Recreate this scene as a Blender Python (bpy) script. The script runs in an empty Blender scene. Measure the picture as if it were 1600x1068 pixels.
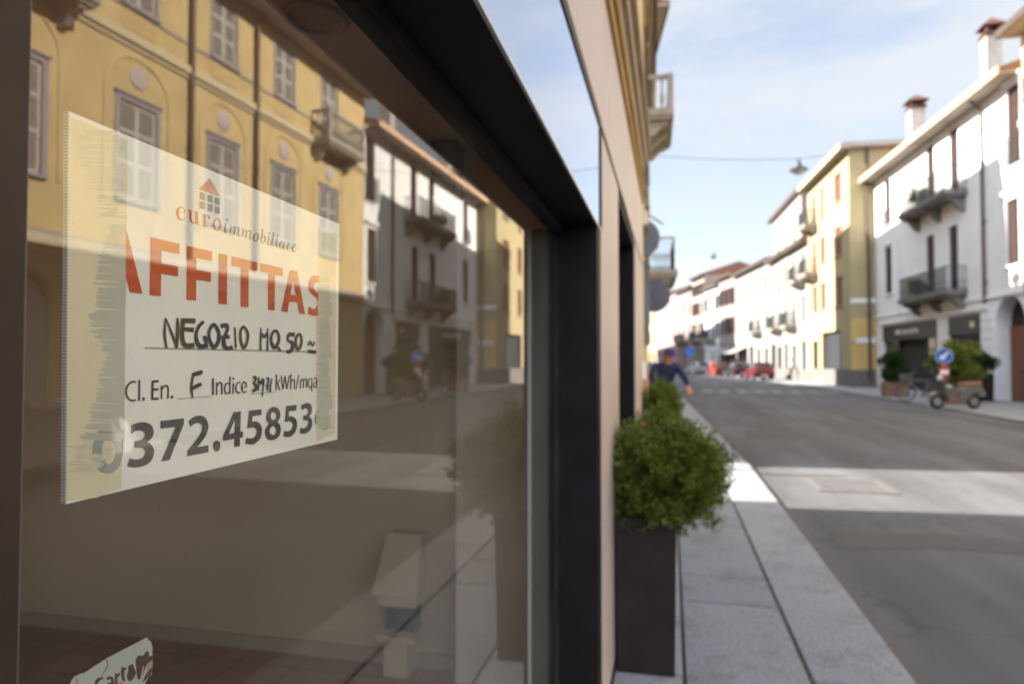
import bpy, math, random
from mathutils import Vector, geometry
R = math.radians
random.seed(7)
sc = bpy.context.scene
col = sc.collection

# ------------------------------------------------------------------ camera
CZ = 1.5
YAW, PITCH, FPX = R(13.08), R(1.61), 1066.67
cd = bpy.data.cameras.new('camera'); cam = bpy.data.objects.new('camera', cd); col.objects.link(cam)
cam.location = (0, 0, CZ); cam.rotation_euler = (R(90) + PITCH, 0, YAW)
cd.lens = 24; cd.sensor_width = 36; cd.clip_start = 0.05; cd.clip_end = 3000
cd.dof.use_dof = True; cd.dof.focus_distance = 0.66; cd.dof.aperture_fstop = 4.9
sc.camera = cam

# ------------------------------------------------------------------ sky + sun
SUN_EL = R(30)
SUN_DIR = Vector((math.cos(SUN_EL) * .9976, math.cos(SUN_EL) * .07, -math.sin(SUN_EL)))  # direction light travels
world = bpy.data.worlds.new('World'); sc.world = world; world.use_nodes = True
wn = world.node_tree; wn.nodes.clear()
def N(nt, t, **k):
    n = nt.nodes.new(t)
    for a, b in k.items(): setattr(n, a, b)
    return n
sky = N(wn, 'ShaderNodeTexSky', sky_type='NISHITA', sun_disc=False)
sky.sun_elevation = SUN_EL; sky.sun_rotation = math.atan2(-SUN_DIR.x, -SUN_DIR.y)
sky.air_density = 1.0; sky.dust_density = .6; sky.ozone_density = 1.0; sky.altitude = 50
tc = N(wn, 'ShaderNodeTexCoord'); mp = N(wn, 'ShaderNodeMapping'); mp.inputs['Scale'].default_value = (1.0, 1.0, 3.2)
mp.inputs['Location'].default_value = (.35, .1, .2)
nz = N(wn, 'ShaderNodeTexNoise'); nz.inputs['Scale'].default_value = 2.6; nz.inputs['Detail'].default_value = 8; nz.inputs['Roughness'].default_value = .58
rp = N(wn, 'ShaderNodeValToRGB'); rp.color_ramp.elements[0].position = .43; rp.color_ramp.elements[0].color = (.30,)*3 + (1,)
rp.color_ramp.elements[1].position = .66; rp.color_ramp.elements[1].color = (.85,)*3 + (1,)
mx = N(wn, 'ShaderNodeMixRGB'); mx.inputs[2].default_value = (2.05, 2.1, 2.18, 1)
bg = N(wn, 'ShaderNodeBackground'); bg.inputs['Strength'].default_value = .105
wo = N(wn, 'ShaderNodeOutputWorld')
L = wn.links.new
L(tc.outputs['Generated'], mp.inputs[0]); L(mp.outputs[0], nz.inputs['Vector']); L(nz.outputs['Fac'], rp.inputs[0])
tn = N(wn, 'ShaderNodeMixRGB', blend_type='MULTIPLY'); tn.inputs[0].default_value = 1; tn.inputs[2].default_value = (.76, .685, .63, 1)
L(sky.outputs[0], tn.inputs[1])
# unseen bright cloud bank behind the viewer, added to brighten the shade
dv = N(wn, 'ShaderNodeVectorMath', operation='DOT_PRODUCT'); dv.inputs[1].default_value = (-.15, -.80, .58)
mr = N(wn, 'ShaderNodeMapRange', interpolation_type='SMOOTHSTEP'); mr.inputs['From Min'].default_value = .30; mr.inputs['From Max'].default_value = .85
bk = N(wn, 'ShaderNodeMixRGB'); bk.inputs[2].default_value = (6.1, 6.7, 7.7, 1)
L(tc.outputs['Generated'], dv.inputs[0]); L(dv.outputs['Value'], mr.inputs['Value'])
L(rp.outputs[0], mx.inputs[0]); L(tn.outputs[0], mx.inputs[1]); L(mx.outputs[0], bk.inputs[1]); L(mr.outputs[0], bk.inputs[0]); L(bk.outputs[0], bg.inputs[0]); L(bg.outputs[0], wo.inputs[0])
sd = bpy.data.lights.new('sun', 'SUN'); so = bpy.data.objects.new('sun', sd); col.objects.link(so)
sd.energy = 5.0; sd.angle = R(.5); sd.color = (1, .935, .83)
so.rotation_euler = SUN_DIR.to_track_quat('-Z', 'Y').to_euler(); so.location = (-40, -3, 40)
sc.view_settings.view_transform = 'Standard'; sc.view_settings.look = 'None'
sc.view_settings.exposure = 2.06; sc.view_settings.gamma = 1
sc.cycles.max_bounces = 8; sc.cycles.transparent_max_bounces = 16; sc.cycles.caustics_reflective = False; sc.cycles.caustics_refractive = False

# ------------------------------------------------------------------ photo geometry helpers (where things stand)
_F = Vector((-math.sin(YAW) * math.cos(PITCH), math.cos(YAW) * math.cos(PITCH), math.sin(PITCH)))
_R = Vector((math.cos(YAW), math.sin(YAW), 0)); _U = _R.cross(_F)
C0 = Vector((0, 0, CZ))
def ray(px, py): return _F + _R * ((px - 800) / FPX) + _U * ((534 - py) / FPX)
XG = -.425        # shop glass plane
XF = -.275       # shop front plane
def on_x(px, py, X):
    d = ray(px, py); return C0 + d * (X / d.x)
def on_y(px, py, Y):
    d = ray(px, py); return C0 + d * (Y / d.y)

# ------------------------------------------------------------------ object helpers
def world_loc(o):
    v = Vector((0, 0, 0))
    while o: v += o.location; o = o.parent
    return v
def thing(name, label, cat, loc=(0, 0, 0), group=None):
    o = bpy.data.objects.new(name, None); col.objects.link(o); o.location = loc; o.empty_display_size = .2
    return tag(o, label, cat, group)
def tag(o, label=None, cat=None, group=None, kind=None):
    if label: o['label'] = label
    if cat: o['category'] = cat
    if group: o['group'] = group
    if kind: o['kind'] = kind
    return o
class MB:
    def __init__(s): s.v = []; s.f = []; s.m = []
    def vert(s, p): s.v.append(tuple(p)); return len(s.v) - 1
    def face(s, pts, m=0):
        i = [s.vert(p) for p in pts]; s.f.append(i); s.m.append(m)
    def hexa(s, p, m=0):      # 8 points: bottom ring 4, top ring 4
        b = len(s.v); s.v += [tuple(q) for q in p]
        for q in ((3, 2, 1, 0), (4, 5, 6, 7), (0, 1, 5, 4), (1, 2, 6, 5), (2, 3, 7, 6), (3, 0, 4, 7)):
            s.f.append([b + k for k in q]); s.m.append(m)
    def box(s, x0, x1, y0, y1, z0, z1, m=0):
        s.hexa([(x0, y0, z0), (x1, y0, z0), (x1, y1, z0), (x0, y1, z0), (x0, y0, z1), (x1, y0, z1), (x1, y1, z1), (x0, y1, z1)], m)
    def tube(s, pts, r, n=8, m=0, cap=True):
        pts = [Vector(p) for p in pts]
        rs = r if isinstance(r, (list, tuple)) else [r] * len(pts)
        rings = []; up = None
        for k, p in enumerate(pts):
            t = (pts[min(k + 1, len(pts) - 1)] - pts[max(k - 1, 0)]).normalized()
            if up is None:
                up = Vector((0, 0, 1)) if abs(t.z) < .9 else Vector((1, 0, 0))
            a = t.cross(up).normalized(); b = a.cross(t).normalized(); up = b
            ring = []
            for j in range(n):
                an = 2 * math.pi * j / n
                ring.append(s.vert(p + (a * math.cos(an) + b * math.sin(an)) * rs[k]))
            rings.append(ring)
        for A, B in zip(rings, rings[1:]):
            for j in range(n):
                s.f.append([A[j], A[(j + 1) % n], B[(j + 1) % n], B[j]]); s.m.append(m)
        if cap:
            s.f.append(rings[0][::-1]); s.m.append(m); s.f.append(rings[-1]); s.m.append(m)
    def lathe(s, c, axis, prof, n=20, m=0):   # prof: (radius, offset along axis)
        c = Vector(c); ax = Vector(axis).normalized()
        a = ax.orthogonal().normalized(); b = ax.cross(a); rings = []
        for r, h in prof:
            rings.append([s.vert(c + ax * h + (a * math.cos(2 * math.pi * j / n) + b * math.sin(2 * math.pi * j / n)) * max(r, 1e-4)) for j in range(n)])
        for A, B in zip(rings, rings[1:]):
            for j in range(n):
                s.f.append([A[j], A[(j + 1) % n], B[(j + 1) % n], B[j]]); s.m.append(m)
        s.f.append(rings[0][::-1]); s.m.append(m); s.f.append(rings[-1]); s.m.append(m)
    def torus(s, c, axis, Rr, r, n=28, k=8, m=0):
        c = Vector(c); ax = Vector(axis).normalized(); a = ax.orthogonal().normalized(); b = ax.cross(a); rings = []
        for j in range(n):
            an = 2 * math.pi * j / n; d = a * math.cos(an) + b * math.sin(an)
            rings.append([s.vert(c + d * (Rr + r * math.cos(2 * math.pi * q / k)) + ax * r * math.sin(2 * math.pi * q / k)) for q in range(k)])
        for j in range(n):
            A = rings[j]; B = rings[(j + 1) % n]
            for q in range(k):
                s.f.append([A[q], A[(q + 1) % k], B[(q + 1) % k], B[q]]); s.m.append(m)
    def extrude(s, poly, d, m=0):   # planar polygon (3D pts) + thickness vector
        poly = [Vector(p) for p in poly]; d = Vector(d); n = len(poly)
        a = [s.vert(p) for p in poly]; b = [s.vert(p + d) for p in poly]
        s.f.append(a[::-1]); s.m.append(m); s.f.append(b); s.m.append(m)
        for j in range(n):
            s.f.append([a[j], a[(j + 1) % n], b[(j + 1) % n], b[j]]); s.m.append(m)
    def build(s, name, mats, parent=None, smooth=False, bevel=0, recalc=True):
        if not isinstance(mats, (list, tuple)): mats = [mats]
        off = world_loc(parent) if parent else Vector((0, 0, 0))
        me = bpy.data.meshes.new(name)
        me.from_pydata([(x - off.x, y - off.y, z - off.z) for x, y, z in s.v], [], s.f)
        for m in mats: me.materials.append(m)
        for p, mi in zip(me.polygons, s.m): p.material_index = mi; p.use_smooth = smooth
        if recalc:
            import bmesh
            bm = bmesh.new(); bm.from_mesh(me); bmesh.ops.recalc_face_normals(bm, faces=bm.faces); bm.to_mesh(me); bm.free()
        me.update()
        o = bpy.data.objects.new(name, me); col.objects.link(o)
        if parent: o.parent = parent
        if bevel:
            b = o.modifiers.new('bevel', 'BEVEL'); b.width = bevel; b.segments = 2; b.limit_method = 'ANGLE'; b.angle_limit = R(40)
        return o
def kids(o): return [c for c in bpy.data.objects if c.parent == o]
def copy_tree(o, loc=None, rz=None, label=None, parent=None):
    c = o.copy(); col.objects.link(c); c.parent = parent
    if loc is not None: c.location = loc
    if rz is not None: c.rotation_euler = (0, 0, rz)
    if label: c['label'] = label
    for ch in kids(o): copy_tree(ch, parent=c)
    return c

# ------------------------------------------------------------------ materials
MATS = {}
def mat(name, c, rough=.8, var=.12, scale=3.0, metal=0, bump=0, bscale=60, stain=0, coat=0, spec=.4):
    if name in MATS: return MATS[name]
    m = bpy.data.materials.new(name); m.use_nodes = True; nt = m.node_tree; b = nt.nodes['Principled BSDF']
    b.inputs['Roughness'].default_value = rough; b.inputs['Metallic'].default_value = metal
    b.inputs['Coat Weight'].default_value = coat; b.inputs['Specular IOR Level'].default_value = spec
    t = N(nt, 'ShaderNodeTexCoord')
    n1 = N(nt, 'ShaderNodeTexNoise'); n1.inputs['Scale'].default_value = scale; n1.inputs['Detail'].default_value = 7; n1.inputs['Roughness'].default_value = .6
    nt.links.new(t.outputs['Object'], n1.inputs['Vector'])
    r = N(nt, 'ShaderNodeValToRGB')
    lo = [max(0, x * (1 - var)) for x in c]; hi = [min(1, x * (1 + var)) for x in c]
    r.color_ramp.elements[0].position = .3; r.color_ramp.elements[0].color = (*lo, 1)
    r.color_ramp.elements[1].position = .7; r.color_ramp.elements[1].color = (*hi, 1)
    nt.links.new(n1.outputs['Fac'], r.inputs[0]); out = r.outputs[0]
    if stain:
        mp2 = N(nt, 'ShaderNodeMapping'); mp2.inputs['Scale'].default_value = (1.6, 1.6, .22)
        n2 = N(nt, 'ShaderNodeTexNoise'); n2.inputs['Scale'].default_value = 1.3; n2.inputs['Detail'].default_value = 9; n2.inputs['Roughness'].default_value = .68
        r2 = N(nt, 'ShaderNodeValToRGB'); r2.color_ramp.elements[0].position = .5; r2.color_ramp.elements[0].color = (0, 0, 0, 1)
        r2.color_ramp.elements[1].position = .72; r2.color_ramp.elements[1].color = (stain,)*3 + (1,)
        mm = N(nt, 'ShaderNodeMixRGB', blend_type='MULTIPLY'); mm.inputs[2].default_value = (.55, .5, .45, 1)
        nt.links.new(t.outputs['Object'], mp2.inputs[0]); nt.links.new(mp2.outputs[0], n2.inputs['Vector']); nt.links.new(n2.outputs['Fac'], r2.inputs[0])
        nt.links.new(r2.outputs[0], mm.inputs[0]); nt.links.new(out, mm.inputs[1]); out = mm.outputs[0]
    nt.links.new(out, b.inputs['Base Color'])
    if bump:
        n3 = N(nt, 'ShaderNodeTexNoise'); n3.inputs['Scale'].default_value = bscale; n3.inputs['Detail'].default_value = 4
        bp = N(nt, 'ShaderNodeBump'); bp.inputs['Strength'].default_value = bump; bp.inputs['Distance'].default_value = .01
        nt.links.new(t.outputs['Object'], n3.inputs['Vector']); nt.links.new(n3.outputs['Fac'], bp.inputs['Height']); nt.links.new(bp.outputs[0], b.inputs['Normal'])
    MATS[name] = m; return m
def speckle(name, c, c2, rough, scale, scale2=.8, amt=.5, bump=.2):
    m = mat(name, c, rough, .10, scale2, bump=bump, bscale=scale); nt = m.node_tree; b = nt.nodes['Principled BSDF']
    src = b.inputs['Base Color'].links[0].from_socket
    t = N(nt, 'ShaderNodeTexCoord'); n = N(nt, 'ShaderNodeTexNoise'); n.inputs['Scale'].default_value = scale; n.inputs['Detail'].default_value = 3
    r = N(nt, 'ShaderNodeValToRGB'); r.color_ramp.elements[0].position = .42; r.color_ramp.elements[0].color = (0, 0, 0, 1)
    r.color_ramp.elements[1].position = .66; r.color_ramp.elements[1].color = (amt,)*3 + (1,)
    x = N(nt, 'ShaderNodeMixRGB'); x.inputs[2].default_value = (*c2, 1)
    nt.links.new(t.outputs['Object'], n.inputs['Vector']); nt.links.new(n.outputs['Fac'], r.inputs[0]); nt.links.new(r.outputs[0], x.inputs[0])
    nt.links.new(src, x.inputs[1]); nt.links.new(x.outputs[0], b.inputs['Base Color']); return m
def reflective(name, base, ior, floor=0.0, rough=.005, transparent=True, tint=(1, 1, 1)):
    m = bpy.data.materials.new(name); m.use_nodes = True; nt = m.node_tree; nt.nodes.clear()
    fr = N(nt, 'ShaderNodeFresnel'); ge = N(nt, 'ShaderNodeNewGeometry'); ir = N(nt, 'ShaderNodeMapRange')   # same Fresnel from both sides of the sheet
    ir.inputs['To Min'].default_value = ior; ir.inputs['To Max'].default_value = 1 / ior
    nt.links.new(ge.outputs['Backfacing'], ir.inputs['Value']); nt.links.new(ir.outputs[0], fr.inputs['IOR'])
    ma = N(nt, 'ShaderNodeMath', operation='ADD', use_clamp=True); ma.inputs[1].default_value = floor
    gl = N(nt, 'ShaderNodeBsdfGlossy'); gl.inputs['Roughness'].default_value = rough; gl.inputs['Color'].default_value = (*tint, 1)
    if transparent: ot = N(nt, 'ShaderNodeBsdfTransparent')
    else: ot = N(nt, 'ShaderNodeBsdfDiffuse')
    ot.inputs['Color'].default_value = (*base, 1)
    mi = N(nt, 'ShaderNodeMixShader'); oo = N(nt, 'ShaderNodeOutputMaterial')
    l = nt.links.new
    l(fr.outputs[0], ma.inputs[0]); l(ma.outputs[0], mi.inputs[0]); l(ot.outputs[0], mi.inputs[1]); l(gl.outputs[0], mi.inputs[2]); l(mi.outputs[0], oo.inputs[0])
    return m
def leafmat(name, c, c2):
    m = mat(name, c, .55, .35, 9.0, spec=.35); nt = m.node_tree; b = nt.nodes['Principled BSDF']
    g = N(nt, 'ShaderNodeNewGeometry'); r = N(nt, 'ShaderNodeMixRGB'); r.inputs[1].default_value = (*c, 1); r.inputs[2].default_value = (*c2, 1)
    nt.links.new(g.outputs['Random Per Island'], r.inputs[0]); nt.links.new(r.outputs[0], b.inputs['Base Color'])
    tr = N(nt, 'ShaderNodeBsdfTranslucent'); nt.links.new(r.outputs[0], tr.inputs['Color'])
    ms = N(nt, 'ShaderNodeMixShader'); ms.inputs[0].default_value = .3
    o = [n for n in nt.nodes if n.type == 'OUTPUT_MATERIAL'][0]
    nt.links.new(b.outputs[0], ms.inputs[1]); nt.links.new(tr.outputs[0], ms.inputs[2]); nt.links.new(ms.outputs[0], o.inputs[0])
    return m

M_ylw = mat('yellow_stucco', (.60, .46, .225), .9, .13, 1.4, bump=.25, stain=.35)
M_ylw_n = mat('shop_ochre_stucco', (.56, .36, .135), .9, .15, 1.4, bump=.25, stain=.4)
M_ylw_trim = mat('cream_trim', (.62, .53, .36), .85, .08, 2, stain=.3)
M_wht = mat('white_stucco', (.77, .775, .785), .9, .06, 1.2, bump=.2, stain=.22)
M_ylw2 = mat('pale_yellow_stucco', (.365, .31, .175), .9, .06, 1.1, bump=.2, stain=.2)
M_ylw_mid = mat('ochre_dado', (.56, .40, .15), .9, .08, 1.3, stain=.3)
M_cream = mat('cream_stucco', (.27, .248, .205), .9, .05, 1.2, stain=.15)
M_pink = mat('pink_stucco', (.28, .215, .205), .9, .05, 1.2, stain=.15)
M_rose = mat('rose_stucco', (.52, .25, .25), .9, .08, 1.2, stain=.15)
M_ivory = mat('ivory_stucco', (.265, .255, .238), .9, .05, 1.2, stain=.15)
M_stone = mat('grey_stone', (.34, .31, .27), .85, .18, 3, bump=.3)
M_base = mat('dark_base_stone', (.15, .14, .13), .9, .2, 3, bump=.3)
M_balc = mat('weathered_balcony_stone', (.20, .19, .175), .9, .22, 4, bump=.3)
M_marble = speckle('pink_marble', (.60, .465, .38), (.42, .31, .25), .42, 70, 2.0, .5, .04)
M_black = mat('black_metal', (.010, .009, .009), .6, .3, 8, spec=.15)
M_brownf = mat('brown_anodised_frame', (.036, .022, .017), .55, .15, 20, spec=.25)
M_iron = mat('wrought_iron', (.035, .035, .04), .5, .2, 8)
M_tile = mat('roof_tiles', (.20, .105, .07), .85, .3, 6, bump=.6, bscale=14)
M_eave = mat('eave_timber', (.56, .36, .24), .8, .15, 5)
M_gut = mat('copper_gutter', (.10, .075, .06), .5, .2, 6, metal=.4)
M_soff = mat('eave_soffit', (.30, .26, .22), .9, .15, 4)
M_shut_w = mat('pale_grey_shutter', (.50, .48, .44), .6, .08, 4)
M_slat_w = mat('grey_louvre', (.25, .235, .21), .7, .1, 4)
M_surr = mat('blue_grey_surround', (.30, .30, .33), .8, .1, 4)
M_shut_b = mat('dark_red_brown_shutter', (.048, .024, .022), .6, .15, 4)
M_shut_r = mat('brick_red_shutter', (.17, .058, .045), .6, .12, 4)
M_shut_g = mat('grey_green_shutter', (.085, .10, .09), .6, .15, 4)
M_pane = reflective('dark_window_glass', (.02, .022, .025), 1.5, .02, .02, False)
M_dark = mat('dark_interior', (.03, .027, .025), .9, .2, 3)
M_shopf = mat('dark_shop_fascia', (.028, .027, .03), .45, .15, 3)
M_asph = speckle('asphalt', (.094, .096, .104), (.154, .156, .168), .9, 180, .5, .55, .5)
M_patch = speckle('asphalt_patch', (.086, .083, .084), (.145, .142, .144), .95, 140, 2.0, .5, .7)
M_gran = speckle('granite_slab', (.315, .322, .346), (.12, .123, .137), .75, 60, .9, .75, .15)
M_kerb = speckle('granite_kerb', (.30, .306, .328), (.12, .123, .136), .75, 60, .9, .75, .15)
M_joint = mat('joint_mortar', (.085, .072, .06), .95, .2, 9)
M_paint = mat('worn_road_paint', (.225, .22, .215), .8, .3, 2.5)
M_terra = mat('terracotta_floor', (.23, .105, .055), .55, .25, 3)
nt = M_terra.node_tree; b = nt.nodes['Principled BSDF']; src = b.inputs['Base Color'].links[0].from_socket
bk_ = N(nt, 'ShaderNodeTexBrick'); bk_.offset = 0; bk_.inputs['Scale'].default_value = 1; bk_.inputs['Brick Width'].default_value = .3; bk_.inputs['Row Height'].default_value = .3; bk_.inputs['Mortar Size'].default_value = .006
tcb = N(nt, 'ShaderNodeTexCoord'); mb_ = N(nt, 'ShaderNodeMixRGB'); mb_.inputs[2].default_value = (.10, .07, .05, 1)
nt.links.new(tcb.outputs['Object'], bk_.inputs['Vector']); nt.links.new(bk_.outputs['Fac'], mb_.inputs[0]); nt.links.new(src, mb_.inputs[1]); nt.links.new(mb_.outputs[0], b.inputs['Base Color'])
M_wallin = mat('beige_interior_wall', (.35, .275, .175), .9, .08, 1)
M_wallin2 = mat('pale_interior_pier', (.50, .43, .34), .9, .06, 1)
M_fire = mat('fireplace_plaster', (.375, .30, .20), .9, .08, 3)
M_ceil = mat('brown_ceiling', (.46, .375, .31), .9, .1, 1)
M_glass = reflective('shop_glass', (.92, .92, .90), 1.82, .0, .001, True, (1, .97, .91))
nt = M_glass.node_tree; out = [n for n in nt.nodes if n.type == 'OUTPUT_MATERIAL'][0]; mixn = out.inputs[0].links[0].from_node
tcg = N(nt, 'ShaderNodeTexCoord'); ng = N(nt, 'ShaderNodeTexNoise'); ng.inputs['Scale'].default_value = 330; ng.inputs['Detail'].default_value = 1
rg = N(nt, 'ShaderNodeValToRGB'); rg.color_ramp.elements[0].position = .735; rg.color_ramp.elements[0].color = (0, 0, 0, 1); rg.color_ramp.elements[1].position = .80; rg.color_ramp.elements[1].color = (.16, .16, .16, 1)
ng2 = N(nt, 'ShaderNodeTexNoise'); ng2.inputs['Scale'].default_value = 3; ng2.inputs['Detail'].default_value = 8; rg2 = N(nt, 'ShaderNodeValToRGB'); rg2.color_ramp.elements[0].position = .4; rg2.color_ramp.elements[0].color = (0, 0, 0, 1); rg2.color_ramp.elements[1].position = .8; rg2.color_ramp.elements[1].color = (.05, .05, .05, 1)
ad = N(nt, 'ShaderNodeMixRGB', blend_type='ADD'); ad.inputs[0].default_value = 1; df = N(nt, 'ShaderNodeBsdfDiffuse'); df.inputs['Color'].default_value = (.5, .47, .42, 1); mg = N(nt, 'ShaderNodeMixShader')
for n_, r_ in ((ng, rg), (ng2, rg2)): nt.links.new(tcg.outputs['Object'], n_.inputs['Vector']); nt.links.new(n_.outputs['Fac'], r_.inputs[0])
nt.links.new(rg.outputs[0], ad.inputs[1]); nt.links.new(rg2.outputs[0], ad.inputs[2]); nt.links.new(ad.outputs[0], mg.inputs[0]); nt.links.new(mixn.outputs[0], mg.inputs[1]); nt.links.new(df.outputs[0], mg.inputs[2]); nt.links.new(mg.outputs[0], out.inputs[0])
M_glass2 = reflective('added_window_glass', (.9, .92, .9), 1.45, .0, .001, True)
M_clear = reflective('clear_glass', (.97, .98, .97), 1.02, .0, .001, True)
M_fascia = reflective('mirror_fascia', (.05, .06, .08), 3.2, .42, .04, False, (.93, .95, 1.0))
M_leaf = leafmat('box_leaf', (.042, .078, .008), (.235, .275, .042))
M_leaf2 = leafmat('laurel_leaf', (.018, .040, .010), (.050, .085, .022))
M_wood = mat('bark', (.10, .07, .045), .9, .25, 12)
M_plant = mat('planter_dark_metal', (.022, .016, .0145), .65, .25, 6, spec=.2)
M_soil = mat('potting_soil', (.03, .02, .015), 1, .3, 20)
M_terrac = mat('clay_planter', (.20, .12, .09), .9, .2, 5)
M_red = mat('car_red', (.105, .003, .005), .35, .03, 2, coat=.35)
M_dk = mat('car_dark_blue', (.006, .007, .011), .35, .05, 2, coat=.35)
M_silv = mat('car_silver', (.50, .52, .54), .3, .03, 2, metal=.3, coat=.7)
M_whit = mat('car_white', (.40, .41, .42), .3, .02, 2, coat=.7)
M_tyre = mat('tyre_rubber', (.015, .015, .015), .9, .2, 8)
M_rim = mat('alloy_rim', (.40, .40, .42), .35, .1, 8, metal=.8)
M_lampw = mat('headlight_lens', (.7, .7, .7), .1, .03, 4, coat=1)
M_lampr = mat('tail_light_lens', (.5, .01, .01), .15, .03, 4, coat=1)
M_brick = mat('chimney_brick', (.10, .048, .036), .9, .25, 9, bump=.5)
M_signb = mat('sign_blue', (.015, .10, .42), .4, .05, 3)
M_signw = mat('sign_white', (.75, .75, .75), .4, .05, 3)
M_signr = mat('sign_red', (.48, .03, .03), .4, .05, 3)
M_signg = mat('sign_back_grey', (.13, .14, .155), .55, .1, 5)
M_galv = mat('galvanised_steel', (.28, .29, .30), .45, .12, 8, metal=.6)
M_skin = mat('skin', (.44, .21, .13), .5, .08, 12)
M_navy = mat('navy_cloth', (.012, .020, .055), .85, .2, 12)
M_jean = mat('denim', (.09, .13, .23), .9, .2, 12)
M_hair = mat('grey_hair', (.22, .20, .19), .9, .3, 30)
M_cap = mat('cap_cloth', (.045, .05, .12), .85, .2, 14)
M_coral = mat('coral_cloth', (.66, .12, .10), .85, .12, 10)
M_ltblue = mat('pale_blue_cloth', (.34, .40, .60), .85, .1, 10)
M_dkcloth = mat('dark_trousers', (.03, .03, .04), .9, .1, 10)

# ------------------------------------------------------------------ facade helper
class Fac:
    """vertical street front from A to B (ground points); n points to the street"""
    def __init__(s, A, B, n_hint, z0=0):
        s.A = Vector((A[0], A[1], 0)); s.B = Vector((B[0], B[1], 0)); s.u = (s.B - s.A).normalized(); s.L = (s.B - s.A).length
        n = Vector((s.u.y, -s.u.x, 0)); h = Vector((n_hint[0], n_hint[1], 0)); s.n = n if n.dot(h) > 0 else -n; s.z0 = z0
    def P(s, t, o, z): return s.A + s.u * t + s.n * o + Vector((0, 0, z))
    def box(s, mb, t0, t1, o0, o1, z0, z1, m=0):
        mb.hexa([s.P(t0, o0, z0), s.P(t1, o0, z0), s.P(t1, o1, z0), s.P(t0, o1, z0), s.P(t0, o0, z1), s.P(t1, o0, z1), s.P(t1, o1, z1), s.P(t0, o1, z1)], m)
    def hit(s, px, py, mirror=False, out=0.0):
        """photo pixel -> (t, z) on this front; mirror: seen in the shop glass"""
        d = ray(px, py); o = C0.copy()
        if mirror:
            o = Vector((2 * XG, 0, CZ)); d = Vector((-d.x, d.y, d.z))
        A = s.A + s.n * out
        k = (A - o).dot(s.n) / d.dot(s.n); p = o + d * k
        return (p - A).dot(s.u), p.z
    def rect(s, x0, x1, y0, y1, mirror=False):
        xm = (x0 + x1) / 2
        t0 = s.hit(x0, 500, mirror)[0]; t1 = s.hit(x1, 500, mirror)[0]
        za = s.hit(xm, y0, mirror)[1]; zb = s.hit(xm, y1, mirror)[1]
        return (min(t0, t1), max(t0, t1), min(za, zb), max(za, zb))
def wall(fac, H, openings, depth=9.0, rev=.25, z0=-.3, L0=0, back_m=1):
    """wall shell with real openings [(t0,t1,z0,z1,arch)], reveals and a closed back"""
    mb = MB(); L1 = fac.L
    ts = sorted({L0, L1} | {o[0] for o in openings} | {o[1] for o in openings})
    zs = sorted({z0, H} | {o[2] for o in openings} | {o[3] for o in openings})
    ts = [t for t in ts if L0 - 1e-6 <= t <= L1 + 1e-6]; zs = [z for z in zs if z0 - 1e-6 <= z <= H + 1e-6]
    for a, b in zip(ts, ts[1:]):
        if b - a < 1e-5: continue
        for c, d in zip(zs, zs[1:]):
            if d - c < 1e-5: continue
            tm, zm = (a + b) / 2, (c + d) / 2
            if any(o[0] < tm < o[1] and o[2] < zm < o[3] for o in openings): continue
            mb.face([fac.P(a, 0, c), fac.P(b, 0, c), fac.P(b, 0, d), fac.P(a, 0, d)])
    for o in openings:
        t0, t1, c, d = o[:4]; arch = len(o) > 4 and o[4]
        r = rev if len(o) < 6 else o[5]
        t0 = max(t0, L0); t1 = min(t1, L1)
        if arch:
            rad = (t1 - t0) / 2; zc = d - rad; tm = (t0 + t1) / 2; K = 14
            pts = [(tm - rad * math.cos(math.pi * k / K), zc + rad * math.sin(math.pi * k / K)) for k in range(K + 1)]
            for k in range(K):
                (a, za), (b, zb) = pts[k], pts[k + 1]
                mb.face([fac.P(a, 0, za), fac.P(b, 0, zb), fac.P(b, 0, d), fac.P(a, 0, d)])
                mb.face([fac.P(a, 0, za), fac.P(a, -r, za), fac.P(b, -r, zb), fac.P(b, 0, zb)])
            mb.face([fac.P(t0, -r, c), fac.P(t1, -r, c), fac.P(t1, -r, zc)] + [fac.P(a, -r, z) for a, z in pts[::-1][1:]], back_m)
            top = zc
        else:
            mb.face([fac.P(t0, 0, d), fac.P(t1, 0, d), fac.P(t1, -r, d), fac.P(t0, -r, d)])
            mb.face([fac.P(t0, -r, c), fac.P(t1, -r, c), fac.P(t1, -r, d), fac.P(t0, -r, d)], back_m)
            top = d
        mb.face([fac.P(t0, 0, c), fac.P(t0, -r, c), fac.P(t0, -r, top), fac.P(t0, 0, top)])
        mb.face([fac.P(t1, 0, c), fac.P(t1, 0, top), fac.P(t1, -r, top), fac.P(t1, -r, c)])
        mb.face([fac.P(t0, 0, c), fac.P(t1, 0, c), fac.P(t1, -r, c), fac.P(t0, -r, c)])
    P = fac.P
    mb.face([P(L0, 0, z0), P(L0, -depth, z0), P(L0, -depth, H), P(L0, 0, H)])
    mb.face([P(L1, 0, z0), P(L1, -depth, z0), P(L1, -depth, H), P(L1, 0, H)])
    mb.face([P(L0, -depth, z0), P(L1, -depth, z0), P(L1, -depth, H), P(L0, -depth, H)])
    return mb
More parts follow.
